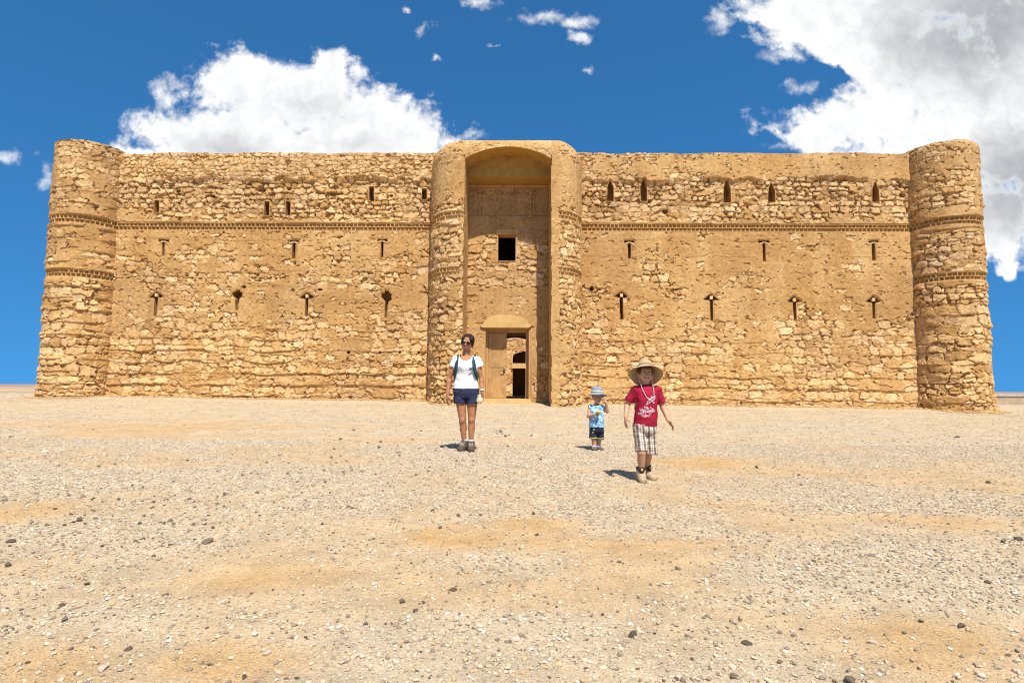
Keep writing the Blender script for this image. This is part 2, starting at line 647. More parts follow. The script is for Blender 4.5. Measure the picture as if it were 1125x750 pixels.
def relief(u, v, seed, hfun, cov, joint, amp, pth=0.015, white=0.05, warp=1.0):
    """height and colour of rubble stonework partly covered by old plaster.
    cov 0..1 = share of plaster, joint = joint depth, amp = stone-to-stone relief"""
    e, ID, du, dv = masonry(u, v, seed, hfun, warp)
    z0 = np.zeros_like(ID)
    r1, r2, r3, r4, r5 = (_h(ID, z0, seed + 100 + i) for i in range(5))
    # some joints are packed flush with mortar, others are raked deep; chips and cracks break the outlines
    jn = sst(0.30, 0.62, fbm(u * 1.7, v * 2.1, 3, seed + 14))
    chip = fbm(u * 8.5, v * 10.5, 3, seed + 15)
    e2 = e - 0.045 * sst(0.55, 0.75, chip)
    dome = sst(-0.010, 0.024, e2)
    round_ = 1 - 0.22 * np.clip(np.maximum(np.abs(du), np.abs(dv)), 0, 1.2) ** 3
    tilt = 0.75 * amp * (du * (r3 - .5) + dv * (r4 - .62))
    fine = fbm(u * 13, v * 15, 3, seed + 9, 0.75) - 0.5
    facet = np.round(fbm(u * 5, v * 6, 2, seed + 16) * 5) / 5 - 0.5
    st = -joint * (0.25 + 0.95 * jn) * (1 - dome) + dome * (amp * (r1 - 0.45) * round_ + tilt + 0.35 * amp * facet) + 0.030 * fine
    big = fbm(u * 0.55, v * 0.9, 4, seed + 7)
    mid = fbm(u * 2.4, v * 3.2, 4, seed + 8, 0.6)
    q = 0.34 * sst(0.25, 0.75, big) + 0.32 * r2 + 0.34 * sst(0.25, 0.75, mid)
    m = sst(-0.012, 0.012, cov - (0.16 + 0.68 * q))
    ph = pth + 0.05 * (fbm(u * 0.9, v * 1.3, 3, seed + 10) - 0.5) + 0.020 * (fbm(u * 6, v * 7, 4, seed + 11, 0.65) - 0.5)
    ph = ph - 0.045 * sst(0.72, 0.76, fbm(u * 5.0, v * 9.0, 3, seed + 17))         # small losses in the plaster
    h = st * (1 - m) + np.maximum(st * 0.75 - 0.012, ph) * m
    t5 = r5[..., None]
    cs = STONE_DK + (STONE_LT - STONE_DK) * sst(0.0, 0.6, t5)
    cs = cs + (STONE_WH - cs) * ((r2 > 1 - white) * 0.8)[..., None]
    cs = cs * (0.90 + 0.22 * sst(0.3, 0.7, fbm(u * 6, v * 6, 3, seed + 18)))[..., None]
    stain = fbm(u * 1.1, v * 0.28, 4, seed + 12, 0.6)[..., None]
    stain2 = fbm(u * 0.5, v * 0.9, 3, seed + 13)[..., None]
    cp = PLAST + (PLAST_LT - PLAST) * (0.75 * sst(0.38, 0.68, stain) + 0.35 * sst(0.4, 0.65, stain2))
    expo = sst(0.0, 0.02, st * 0.75 - 0.012 - ph)[..., None]
    cp = cp + (cs - cp) * 0.75 * expo
    mort = (1 - sst(-0.004, 0.016, e2))[..., None]
    cs = cs + (MORTAR - cs) * mort
    C = cs + (cp - cs) * m[..., None]
    # grey weathering and warmer washes across whole stretches of wall
    wt_ = sst(0.35, 0.7, fbm(u * 0.33, v * 0.45, 4, seed + 19))[..., None]
    C = C * (1.05 - 0.10 * wt_) * (1 + np.array([.0, .0, .05]) * wt_)
    return h, C


# ------------------------------------------------------------------ the fortress
fort = empty('desert_fortress', (0, W, 0.2))
tag(fort, 'square golden rubble stone fortress with round corner towers and tall arched gateway', 'fortress')
FO = np.array([0, W, 0.2])


def off(V):
    return np.asarray(V, float) - FO


def gbuild(gm, name, m, parent=fort, smooth=False):
    gm.v = [off(a) for a in gm.v] if parent is fort or parent.parent is fort else gm.v
    return gm.build(name, m, parent, smooth)


P_GATE = 1.7
ZT = at(562, 169, W).z              # wall top
XL_J = at(124.5, 305, W).x          # curtain wall meets the left tower
XR_J = at(1003.5, 305, W).x
GXL, GXR = at(509, 300, W - P_GATE).x, at(605.5, 300, W - P_GATE).x        # niche edges
GOL, GOR = at(473.5, 300, W).x, at(638.5, 300, W).x                        # gate towers' outer feet
ZB1 = at(562, 249.5, W).z           # middle of the upper brick band
ZB2 = at(562, 297.5, W - P_GATE).z  # middle of the lower brick band (towers only)
BH = 0.145                           # half height of a band
ZLEDGE = at(562, 197, W).z
Z_C = at(562, 352, W).z             # plaster above, courses below

STEP = 0.028


def band_inset(z, zb, h, depth=0.11):
    ins = sst(BH + 0.02, BH, np.abs(z - zb))
    flat = sst(BH + 0.12, BH + 0.03, np.abs(z - zb))
    h = h * (1 - flat * 0.7) + 0.012 * flat
    return h * (1 - ins) - depth * ins


def hfun_wall(z):
    if z > ZLEDGE:
        return 0.16
    if z > ZB1:
        return 0.225
    if z > Z_C:
        return 0.23
    return 0.285


# --- openings of the curtain walls: (kind, px, top py, bottom py)
L_OPEN = [('rect', 171.5, 220, 234), ('rect', 292.5, 221, 237), ('rect', 316, 221, 237), ('rect', 408, 205, 221), ('rect', 466, 207, 219),
          ('tee', 179, 263, 281), ('tee', 322.5, 263.5, 284), ('tee', 419.5, 262.5, 283),
          ('arrow', 170.5, 320, 347), ('eroded', 260, 317.5, 341), ('arrow', 336.5, 321, 347), ('eroded', 424, 318, 349)]
R_OPEN = [('gable', 670.5, 198, 221), ('gable', 707.5, 197, 221), ('gable', 799, 198, 223), ('gable', 848, 201, 222), ('gable', 962.5, 200, 222),
          ('tee', 691.5, 264, 284), ('tee', 840, 264, 287), ('tee', 960.5, 264, 286),
          ('arrow', 683, 320, 351), ('arrow', 782, 323, 352), ('arrow', 873.5, 325, 352), ('arrow', 960.5, 325, 350)]
SLIT_LABEL = {'rect': 'plain rectangular arrow slit', 'tee': 'narrow arrow slit under a small flat brick hood', 'arrow': 'arrow shaped slit with triangular head and keystone',
              'eroded': 'ragged weathered arrow slit', 'gable': 'pointed arrow slit near the wall top'}


def slit_poly(kind, h, rng):
    """outline, counter-clockwise, around x=0 with the sill at z=0"""
    if kind == 'rect':
        a = 0.105
        return [(-a, 0), (a, 0), (a, h), (-a, h)]
    if kind == 'gable':
        a = 0.140
        return [(-a, 0), (a, 0), (a * .95, h * .66), (0.02, h), (-0.02, h), (-a * .95, h * .66)]
    if kind == 'tee':
        a, b = 0.060 + rng.uniform(-.008, .010), 0.205 + rng.uniform(-.02, .02)
        return [(-a, 0), (a, 0), (a, h - .12), (b * .55, h - .17), (b, h - .09), (b, h), (-b, h), (-b, h - .09), (-b * .55, h - .17), (-a, h - .12)]
    if kind == 'arrow':
        a, b = 0.066 + rng.uniform(-.01, .01), 0.30 + rng.uniform(-.03, .02)
        return [(-a, 0), (a, 0), (a, h - .27), (b, h - .225), (0.03, h), (-0.03, h), (-b, h - .225), (-a, h - .27)]
    pts = [(-.05, 0), (.06, .01), (.055, h * .30), (.075, h * .50), (.10, h * .58), (.20, h * .64), (.19, h * .76), (.22, h * .84), (.12, h * .88), (.10, h * .99), (.0, h * .95), (-.06, h), (-.10, h * .90),
           (-.21, h * .87), (-.20, h * .74), (-.13, h * .63), (-.06, h * .55), (-.065, h * .30)]
    return [(x * rng.uniform(.85, 1.15), z * rng.uniform(.985, 1.015)) for x, z in pts]


def in_poly(x, z, poly):
    ins = np.zeros(x.shape, bool)
    n = len(poly)
    for i in range(n):
        x0, z0 = poly[i]
        x1, z1 = poly[(i + 1) % n]
        if z0 == z1:
            continue
        c = ((z0 > z) != (z1 > z)) & (x < (x1 - x0) * (z - z0) / (z1 - z0) + x0)
        ins ^= c
    return ins


def poly_dist(x, z, poly):
    d = np.full(x.shape, 1e9)
    n = len(poly)
    for i in range(n):
        a = np.array(poly[i])
        b = np.array(poly[(i + 1) % n])
        ab = b - a
        tt = np.clip(((x - a[0]) * ab[0] + (z - a[1]) * ab[1]) / max(ab @ ab, 1e-9), 0, 1)
        d = np.minimum(d, np.hypot(x - a[0] - tt * ab[0], z - a[1] - tt * ab[1]))
    return d


def slit_mesh(poly, kind, depth=0.50):
    """recess lining behind an opening with a thin worn rim in front of the wall"""
    gm = GM()
    n = len(poly)
    p = np.array(poly)
    c = p.mean(0)
    nrm = []
    for i in range(n):
        e0 = p[i] - p[i - 1]
        e1 = p[(i + 1) % n] - p[i]
        k = np.array([e0[1], -e0[0]]) / (np.linalg.norm(e0) + 1e-9) + np.array([e1[1], -e1[0]]) / (np.linalg.norm(e1) + 1e-9)
        nrm.append(k / (np.linalg.norm(k) + 1e-9))
    nrm = np.array(nrm)
    o = p + nrm * 0.018
    o2 = p + nrm * 0.040
    rings = [np.c_[o2[:, 0], np.full(n, 0.05), o2[:, 1]], np.c_[o[:, 0], np.full(n, -0.006), o[:, 1]], np.c_[p[:, 0], np.full(n, -0.002), p[:, 1]], np.c_[p[:, 0] * .98, np.full(n, depth), p[:, 1]]]
    for ra, rb, col in ((rings[0], rings[1], PLAST), (rings[1], rings[2], PLAST), (rings[2], rings[3], PLAST)):
        V = np.concatenate([ra, rb])
        gm.raw(V, [(i, (i + 1) % n, n + (i + 1) % n, n + i) for i in range(n)], col)
    bk = np.concatenate([rings[3], [[c[0], depth, c[1]]]])
    gm.raw(bk, [(i, (i + 1) % n, n) for i in range(n)], PLAST * 0.9)
    h = p[:, 1].max()
    if kind == 'arrow':
        gm.box((-.055, -.02, h - .22), (.055, .12, h - .085), STONE_WH)
    if kind == 'tee':
        for s in (-1, 1):
            V = np.array([(s * .015, 0, h - .055), (s * .185, 0, h - .120), (s * .185, 0, h - .175), (s * .015, 0, h - .115)])
            V = np.concatenate([V + (0, -.02, 0), V + (0, .10, 0)])
            Fq = [(0, 1, 2, 3), (7, 6, 5, 4), (0, 4, 5, 1), (1, 5, 6, 2), (2, 6, 7, 3), (3, 7, 4, 0)]
            gm.raw(V, Fq if s < 0 else [q[::-1] for q in Fq], STONE_LT)
    return gm


# dark sockets where stones have fallen out: (px, py, rx, rz)
PITS = [(731, 232, .13, .12), (992, 214, .13, .10), (898, 226, .10, .10), (650, 317, .07, .10), (286, 208, .16, .09), (196, 210, .12, .06), (352, 318, .10, .04),
        (383, 387, .05, .06), (439, 387, .05, .05), (460, 387, .05, .05), (417, 387, .04, .05), (268, 315, .10, .05), (556, 0, .01, .01), (318, 207, .10, .07),
        (743, 318, .12, .03), (430, 215, .09, .05), (232, 215, .18, .05), (368, 212, .35, .05)]


def curtain(name, x0, x1, opens, seed, right):
    us = np.arange(x0, x1 + STEP, STEP)
    zs = np.arange(-0.1, ZT + STEP * 0.5, STEP)
    U, V = np.meshgrid(us, zs)
    # shares of plaster and depth of joints by height
    a = sst(ZLEDGE - .12, ZLEDGE + .05, V + 0.30 * (fbm(U * 0.8, V * 0 + 3, 3, seed + 50) - .5) + 0.30 * (fbm(U * 4.5, V * 4.5, 3, seed + 57) - .5))
    b = sst(ZB1 + .05, ZB1 + .5, V) * (1 - a)
    d = 1 - sst(Z_C - .5, Z_C + .6, V + 0.9 * (fbm(U * 0.35, V * 0.2, 2, seed + 51) - .5))
    cc = np.clip(1 - a - b - d, 0, 1)
    if right:
        topcov = 0.44 + 0.26 * sst(x0 + 3, x1 - 3, U)
        low = 0.45
        midc = 0.63
    else:
        topcov = 0.30 + 0 * U
        low = 0.40
        midc = 0.575
    cov = a * topcov + b * 0.33 + cc * midc + d * low
    joint = a * 0.042 + b * 0.085 + cc * 0.062 + d * (0.045 if right else 0.052)
    amp = a * 0.028 + b * 0.065 + cc * 0.040 + d * 0.030
    h, C = relief(U, V, seed, hfun_wall, cov, joint, amp, 0.02, 0.07, 1.1)
    C = C * (1 + 0.06 * a[..., None] + 0.05 * d[..., None])
    h = h + a * 0.10 * sst(0.30, 0.65, fbm(U * 0.9, V * 0.2, 3, seed + 58)) - b * 0.03 * sst(0.35, 0.6, fbm(U * 0.7, V * 1.2, 3, seed + 56))                             # the rebuilt top stands proud of the robbed strip below
    # courses low down lean out one over the other and shade the joint below
    vv = V + 0.26 * (fbm(U * 0.9, V * 0.8 + 1.5, 4, seed + 52) - .5) + 0.07 * (fbm(U * 4, V * 0 + 2.5, 2, seed + 53) - .5)
    ph_ = (vv / 0.46) % 1.0
    led = (1 - ph_) ** 1.2 * sst(0.0, 0.10, ph_)
    h = h + d * sst(3.6, 2.4, V) * (0.035 if right else 0.058) * led * (0.35 + 0.9 * sst(0.35, 0.6, fbm(U * 0.6, V * 1.5, 2, seed + 54)))
    h = h + cc * 0.010 * (1 - (vv / 0.62) % 1.0) * sst(0.5, 0.6, fbm(U * 0.8, V * 1.1, 3, seed + 55))
    h = band_inset(V, ZB1, h)
    for px, py, rx_, rz_ in PITS:
        c0 = at(px, py, W)
        rr = np.hypot((U - c0.x) / rx_, (V - c0.z) / rz_) + 0.5 * (fbm(U * 9, V * 9, 2, 91) - .5)
        h = h - 0.28 * sst(1.0, 0.8, rr)
    uc = (U[:-1, :-1] + U[1:, 1:]) / 2
    vc = (V[:-1, :-1] + V[1:, 1:]) / 2
    keep = np.ones(uc.shape, bool)
    slits = []
    rng = random.Random(seed)
    for kind, px, t0, t1 in opens:
        top, bot = at(px, t0, W), at(px, t1, W)
        hh = top.z - bot.z
        poly = [(x_ + rng.uniform(-.012, .012), z_ + rng.uniform(-.012, .012)) for x_, z_ in slit_poly(kind, hh, rng)]
        near = poly_dist(U - bot.x, V - bot.z, poly)
        inside = in_poly(U - bot.x, V - bot.z, poly)
        fl = np.where(inside, 1.0, sst(0.055, 0.020, near))
        h = h * (1 - fl) - 0.002 * fl
        keep &= ~in_poly(uc - bot.x, vc - bot.z, poly)
        slits.append((kind, poly, bot))
    Pm = np.stack([U, W - h, V], -1)
    zrag = 0.035 * (fbm(us * 1.5, us * 0, 3, seed + 60) - .5) + 0.02 * (fbm(us * 7, us * 0, 2, seed + 61) - .5)
    Pm[-1, :, 2] = ZT + zrag
    gm = GM()
    gm.grid(Pm, C, keep)
    topP = np.stack([np.stack([us, Pm[-1, :, 1] + k, ZT + zrag * (1 - k / 0.9)], -1) for k in (0.0, 0.3, 0.6, 0.9)])
    gm.grid(topP, STONE_DK)
    o = gbuild(gm, name, M_STONE)
    for kind, poly, bot in slits:
        sm = slit_mesh(poly, kind)
        s = sm.build('arrow_slit', M_STONE, o)
        s.location = Vector((bot.x, W, bot.z)) - Vector(FO)
        s['label'] = SLIT_LABEL[kind]
    return o


def band_mesh(points, zb, seed, pitch=0.165, depth=0.11):
    """two staggered rows of dog-tooth bricks along a plan path; points(s) -> (x, y, nx, ny) and total length"""
    fun, total = points
    gm = GM()
    n = int(total / pitch)
    rng = random.Random(seed)
    for row in range(2):
        za = zb + (0.012 if row else -BH + 0.012)
        zc_ = za + BH - 0.026
        for i in range(n):
            s = (i + 0.5 + 0.5 * row) * total / n
            if s + pitch * .5 > total or rng.random() < 0.03 or vnoise(np.array([s * 0.9]), np.array([seed * 3.7 + row * .4]), 9)[0] > 0.84:
                continue
            V = []
            wv = 0.40 * total / n
            fr = rng.uniform(-0.045, 0.008)
            zj = rng.uniform(-0.014, 0.010)
            for ds, dd in ((-wv, -depth - .02), (wv, -depth - .02), (wv * .15, fr), (-wv * .15, fr)):
                x, y, nx, ny = fun(s + ds)
                V.append((x + nx * dd, y + ny * dd))
            VV = [(x, y, za) for x, y in V] + [(x, y, zc_ + zj) for x, y in V]
            k = rng.uniform(0.85, 1.12)
            gm.raw(VV, [(0, 1, 2, 3), (7, 6, 5, 4), (1, 5, 6, 2), (2, 6, 7, 3), (3, 7, 4, 0)], np.array([0.50, 0.29, 0.10]) * k)
    ss = np.linspace(0, total, max(8, int(total / 0.12)))
    for (z0, z1, pr) in ((zb - 0.014, zb + 0.008, -0.004), (zb + BH - 0.012, zb + BH + 0.02, -0.004), (zb - BH - 0.02, zb - BH + 0.010, -0.002)):
        rows = []
        for dd, zz in ((-depth - .02, z0), (pr, z0), (pr, z1), (-depth - .02, z1)):
            rows.append([(x + nx * dd, y + ny * dd, zz) for x, y, nx, ny in (fun(q) for q in ss)])
        gm.grid(np.array(rows), PLAST_LT)
    return gm


def straight(x0, x1):
    return (lambda s: (x0 + s, W, 0.0, -1.0)), x1 - x0


left = curtain('curtain_wall', XL_J - 0.7, GOL + 0.25, L_OPEN, 1001, False)
right = curtain('curtain_wall', GOR - 0.25, XR_J + 0.7, R_OPEN, 2002, True)
left['label'] = 'rubble front wall with rectangular slits along its top'
right['label'] = 'patched front wall with pointed slits along its top'
gbuild(band_mesh(straight(XL_J - 0.5, GOL + 0.15), ZB1, 5), 'brick_band', M_STONE, left)
gbuild(band_mesh(straight(GOR - 0.15, XR_J + 0.5), ZB1, 6), 'brick_band', M_STONE, right)


# --- corner towers
def solve_tower(px_sil, xj, sgn):
    d = ray(px_sil, 305)
    dx, dy = d.x, d.y
    ln = math.hypot(dx, dy)
    dx, dy = dx / ln, dy / ln
    cy = W + 0.12
    r = 1.2
    for _ in range(60):
        xc = xj + sgn * math.sqrt(max(r * r - 0.12 ** 2, 0.01))
        dist = abs(xc * dy - cy * dx)
        r += 0.5 * (dist - r) if False else 0
        r = 0.5 * r + 0.5 * dist if dist > 0 else r
    return xc, cy, r


def solve_tower2(px_sil, xj, sgn):
    d = ray(px_sil, 305)
    ln = math.hypot(d.x, d.y)
    dx, dy = d.x / ln, d.y / ln
    cy = W + 0.12
    lo, hi = 0.4, 3.0
    for _ in range(60):
        r = (lo + hi) / 2
        xc = xj + sgn * math.sqrt(r * r - 0.0144)
        dist = abs(xc * dy - cy * dx)
        # a larger radius pushes the silhouette outwards: too big when the ray cuts the circle
        if dist < r:
            hi = r
        else:
            lo = r
    return xc, cy, r


def corner_tower(px_sil, xj, sgn, seed, ztop, smooth_top, label):
    xc, cy, r = solve_tower2(px_sil, xj, sgn)
    n_th = int(2 * math.pi * r / STEP)
    th = np.linspace(math.pi * 0.62, math.pi * 2.38, int(n_th * 0.88)) if False else np.linspace(0, 2 * math.pi, n_th)
    zs = np.arange(-0.25, ztop + STEP * .5, STEP)
    TH, V = np.meshgrid(th, zs)
    U = TH * r
    hf = lambda z: 0.20 if z > ZLEDGE - .4 else (0.24 if z > Z_C + .5 else (0.36 if z > 1.1 else 0.17))
    top = sst(ztop - 2.3, ztop - 1.5, V)
    cov = np.where(V > ZB2, 0.44, 0.40) * (1 - top) + top * (0.52 if smooth_top else 0.38)
    cov = cov + 0.22 * sst(0.55, 0.25, np.abs(V - ZB1)) + 0.14 * sst(0.5, 0.2, np.abs(V - ZB2))
    amp = 0.060 * (1 - top) + 0.032 * top
    joint = 0.078 * (1 - top) + 0.042 * top
    h, C = relief(U, V, seed, hf, cov, joint, amp, 0.015, 0.04, 1.2)
    h = band_inset(V, ZB1, h)
    h = band_inset(V, ZB2, h)
    base = sst(1.3, 0.1, V)
    vq = V + 0.12 * (fbm(U * 1.1, V * 0 + 1.5, 3, seed + 52) - .5)
    pq = (vq / 0.47) % 1.0
    h = h + (1 - top) * 0.05 * (1 - pq) * sst(0.0, 0.1, pq) * sst(0.35, 0.6, fbm(U * 0.9, V * 1.3, 2, seed + 54))
    h = h + 0.10 * base + 0.10 * base * (fbm(U * 3, V * 4, 3, seed + 70) - .5)
    if smooth_top:
        rr = sst(ztop - 0.28, ztop + 0.02, V)
        h = h - 0.07 * rr ** 3
    # make the ring close
    k = sst(0.93, 1.0, TH / (2 * math.pi))
    h = h * (1 - k) + h[:, :1] * k
    RR = r + h
    Pm = np.stack([xc + RR * np.cos(TH), cy + RR * np.sin(TH), V], -1)
    zr = 0.05 * (fbm(th * 3, th * 0, 3, seed + 62) - .5)
    zr = zr * (1 - k[0]) + zr[0] * k[0]
    Pm[-1, :, 2] = ztop + zr
    gm = GM()
    gm.grid(Pm, C)
    rad = np.linspace(1, 0, 5)
    capP = np.stack([np.stack([xc + RR[-1] * q * np.cos(th), cy + RR[-1] * q * np.sin(th), ztop + zr * q], -1) for q in rad])
    gm.grid(capP, STONE_DK)
    o = gbuild(gm, 'corner_tower', M_STONE)
    o['label'] = label

    def fun(s):
        a = -math.pi - 0.5 + s / r if sgn < 0 else -math.pi * 1.0 - 0.3 + s / r
        return xc + r * math.cos(a), cy + r * math.sin(a), math.cos(a), math.sin(a)
    for zb, sd in ((ZB1, 1), (ZB2, 2)):
        gbuild(band_mesh((fun, r * (math.pi + 0.9)), zb, seed + sd), 'brick_band', M_STONE, o)
    return o, (xc, cy, r)


zt_l = at(68, 153, W - 1.1).z
zt_r = at(1050, 153.5, W - 1.1).z
tl, tl_c = corner_tower(49.5, XL_J, -1, 3003, zt_l, False, 'round corner tower with a rough broken rim')
tr, tr_c = corner_tower(1084, XR_J, 1, 4004, zt_r, True, 'round corner tower with a smooth rebuilt top')
print('towers', tl_c, tr_c, 'gate', GXL, GXR, GOL, GOR, 'ZT', ZT, 'ZB', ZB1, ZB2, zt_l, zt_r)

# --- gate: two quarter-round flanks joined by an arch
GXC = (GXL + GXR) / 2
GA = (GXR - GXL) / 2
ZG = at(557, 151, W - P_GATE + 0.35).z
Z_SPR = at(509, 174, W - P_GATE).z
Z_APX = at(557, 161, W - P_GATE).z
ARC_R = (GA * GA + (Z_APX - Z_SPR) ** 2) / (2 * (Z_APX - Z_SPR))


def arch_z(x):
    return Z_APX - ARC_R + np.sqrt(np.maximum(ARC_R ** 2 - (x - GXC) ** 2, 0))


FLAT_L, FLAT_R = 0.10, 0.24


def flank_path(side):
    """plan polyline from the curtain wall round to the niche edge: arrays s, x, y, nx, ny and the flat share"""
    if side < 0:
        xe, xo, fl = GXL, GOL, FLAT_L
    else:
        xe, xo, fl = GXR, GOR, FLAT_R
    aw = abs(xo - xe) - fl
    ph = np.linspace(0, math.pi / 2, 240)
    x = xe + side * fl + side * aw * np.cos(ph)
    y = W - P_GATE * np.sin(ph)
    x = np.concatenate([[x[0]], x, [xe]])
    y = np.concatenate([[W + 0.25], y, [W - P_GATE]])
    ds = np.hypot(np.diff(x), np.diff(y))
    s = np.concatenate([[0], np.cumsum(ds)])
    return s, x, y


def worn_edge(z, side):
    """knocked and patched corner of the niche"""
    return -side * (0.05 * (fbm(z * 1.2, z * 0 + side, 3, 95) - .5) + 0.045 * sst(0.55, 0.75, fbm(z * 4.5, z * 0 + side, 3, 96)) * -1)


RT = 0.80                            # rounding of the gate's top edge


def gate_round(z):
    q = np.sqrt(np.clip(1 - np.clip((z - (ZG - RT)) / RT, 0, 1) ** 2, 0, 1))
    return RT * (1 - q)


gm = GM()
hf_gate = lambda z: 0.15 if z > ZB1 else (0.23 if z > 2.0 else 0.22)
flank_fun = {}
for side in (-1, 1):
    s, x, y = flank_path(side)
    n = int(s[-1] / STEP)
    sg = np.linspace(0, s[-1], n)
    xg, yg = np.interp(sg, s, x), np.interp(sg, s, y)
    tx, ty = np.gradient(xg), np.gradient(yg)
    ln = np.hypot(tx, ty)
    nx, ny = (ty / ln, -tx / ln) if side < 0 else (-ty / ln, tx / ln)
    if ny[n // 2] > 0:
        nx, ny = -nx, -ny
    # plain front face near the niche edge
    zs = np.concatenate([np.arange(-0.2, ZG - 0.02, STEP), ZG - 0.02 * np.array([0.6, 0.3, 0.1, 0.0])])
    SS, V = np.meshgrid(sg, zs)
    flat_d = (s[-1] - SS)
    cov = np.where(V > ZB1 + .5, 0.56, 0.36 if side < 0 else 0.52)
    cov = cov + 0.06 * sst(ZB1 + .6, ZB1 + 1.4, V)
    if side > 0:
        cov = cov - 0.25 * sst(2.2, 1.2, V) + 0.75 * sst(FLAT_R + .12, FLAT_R - .05, flat_d)
    else:
        cov = cov - 0.05 * sst(4.5, 2.0, V)
    up = sst(ZB1 + .3, ZB1 + 1.2, V)
    amp = 0.070 * (1 - up) + 0.025 * up
    joint = 0.090 * (1 - up) + 0.035 * up
    UU = SS + (0 if side < 0 else 40)
    h, C = relief(UU, V, 5005 + side, hf_gate, cov, joint, amp, 0.012, 0.04, 1.3)
    wind = sst(0.06, 0.2, flat_d if side < 0 else flat_d - FLAT_R * 0.7)
    hb = band_inset(V, ZB1, h, 0.07)
    hb = band_inset(V, ZB2, hb, 0.07)
    h = h * (1 - wind) * 0.55 + hb * wind
    ro = gate_round(V)
    D = h - ro
    # the flat part only moves back, the round part moves along its normal
    PX = xg[None, :] + nx[None, :] * D
    PY = yg[None, :] + ny[None, :] * D
    xe = GXL if side < 0 else GXR
    PX = PX if True else PX
    PY = np.minimum(PY, W + 0.9)
    Pm = np.stack([PX, PY, V], -1)
    Pm[:, -1, 0] = xe + worn_edge(V[:, -1], side)
    gm.grid(Pm, C, flip=(side > 0))

    def mk(sg=sg, xg=xg, yg=yg, nx=nx, ny=ny):
        def fun(q):
            return (float(np.interp(q, sg, xg)), float(np.interp(q, sg, yg)), float(np.interp(q, sg, nx)), float(np.interp(q, sg, ny)))
        return fun
    flank_fun[side] = (mk(), s[-1])
# spandrel above the arch
us = np.linspace(GXL, GXR, int(2 * GA / STEP))
tv = np.linspace(0, 1, 44)
UG = np.broadcast_to(us, (len(tv), len(us)))
az = arch_z(us)
VG = az[None, :] + (ZG - az)[None, :] * tv[:, None] ** 0.9
h, C = relief(UG + 20, VG, 5015, hf_gate, np.full(UG.shape, 0.60), np.full(UG.shape, 0.03), np.full(UG.shape, 0.03), 0.012, 0.03, 1.2)
h = h * 0.5
ro = gate_round(VG)
Pm = np.stack([UG, W - P_GATE + ro - h, VG], -1)
gm.grid(Pm, C)
# top deck behind the rounded edge
dk = np.array([[(x, W - P_GATE + RT, ZG - 0.002), (x, W + 1.2, ZG - 0.002)] for x in np.linspace(GOL + RT, GOR - RT, 12)]).transpose(1, 0, 2)
gm.grid(dk, PLAST_LT)
gate = gbuild(gm, 'gate_tower', M_STONE)
gate['label'] = 'projecting arched gateway with rounded flanks'
for side in (-1, 1):
    fun, tot = flank_fun[side]
    off_end = 0.16 if side < 0 else FLAT_R + 0.02
    fsub = (lambda q, fun=fun: fun(q + 0.3)), tot - 0.3 - off_end
    for zb, sd in ((ZB1, 3), (ZB2, 4)):
        gbuild(band_mesh(fsub, zb, 50 + sd + side, depth=0.07), 'brick_band', M_STONE, gate)

# niche: jambs, vault, tympanum, cornice
gm = GM()
ys_ = np.arange(W - P_GATE, W + 0.06, 0.035)
for side, xe in ((-1, GXL), (1, GXR)):
    zs = np.arange(-0.1, Z_SPR + 0.03, 0.035)
    YY, V = np.meshgrid(ys_, zs)
    h, C = relief(YY + 70 * side, V, 6006 + side, hf_gate, np.full(YY.shape, 0.80), np.full(YY.shape, 0.035), np.full(YY.shape, 0.03), 0.01, 0.03)
    h = h * 0.7 * sst(W - P_GATE, W - P_GATE + 0.12, YY)
    Pm = np.stack([xe - side * h + worn_edge(V, side) * sst(W - P_GATE + .30, W - P_GATE, YY), YY, V], -1)
    gm.grid(Pm, C, flip=(side > 0))
yv = np.linspace(W - P_GATE, W - P_GATE + 0.95, 24)
vx = np.linspace(GXL, GXR, 90)
VX, VY = np.meshgrid(vx, yv)
VAULT = np.array([0.42, 0.235, 0.055])
vz = arch_z(VX) + 0.012 * (fbm(VX * 5, VY * 5, 3, 66) - .5)
gm.grid(np.stack([VX, VY, vz], -1), VAULT, flip=True)
Z_BEAM = at(557, 196, W - P_GATE + 0.95).z
tt = np.linspace(0, 1, 16)
TX, TT = np.meshgrid(vx, tt)
TZ = Z_BEAM + (arch_z(TX) - Z_BEAM) * TT
inner = Z_APX - 0.0 - 0.30 * ((TX - GXC) / GA) ** 2
TYY = W - P_GATE + 0.95 - 0.10 * (1 - TT) + 0.01 * fbm(TX * 4, TZ * 4, 3, 67)
gm.grid(np.stack([TX, TYY, TZ], -1), VAULT)
uy = np.linspace(W - P_GATE + 0.85, W + 0.05, 14)
UX, UY = np.meshgrid(vx, uy)
gm.grid(np.stack([UX, UY, np.full(UX.shape, Z_BEAM) + 0.01 * (fbm(UX * 4, UY * 4, 2, 68) - .5)], -1), VAULT, flip=True)
gm.box((GXL, W - 0.10, Z_BEAM - 0.11), (GXR, W + 0.02, Z_BEAM - 0.025), PLAST_LT)
gm.box((GXC - .05, W - P_GATE + 0.84, Z_APX - 0.14), (GXC + .03, W - P_GATE + 0.97, Z_APX - 0.05), MORTAR)
vault = gbuild(gm, 'entrance_vault', M_SMOOTH)

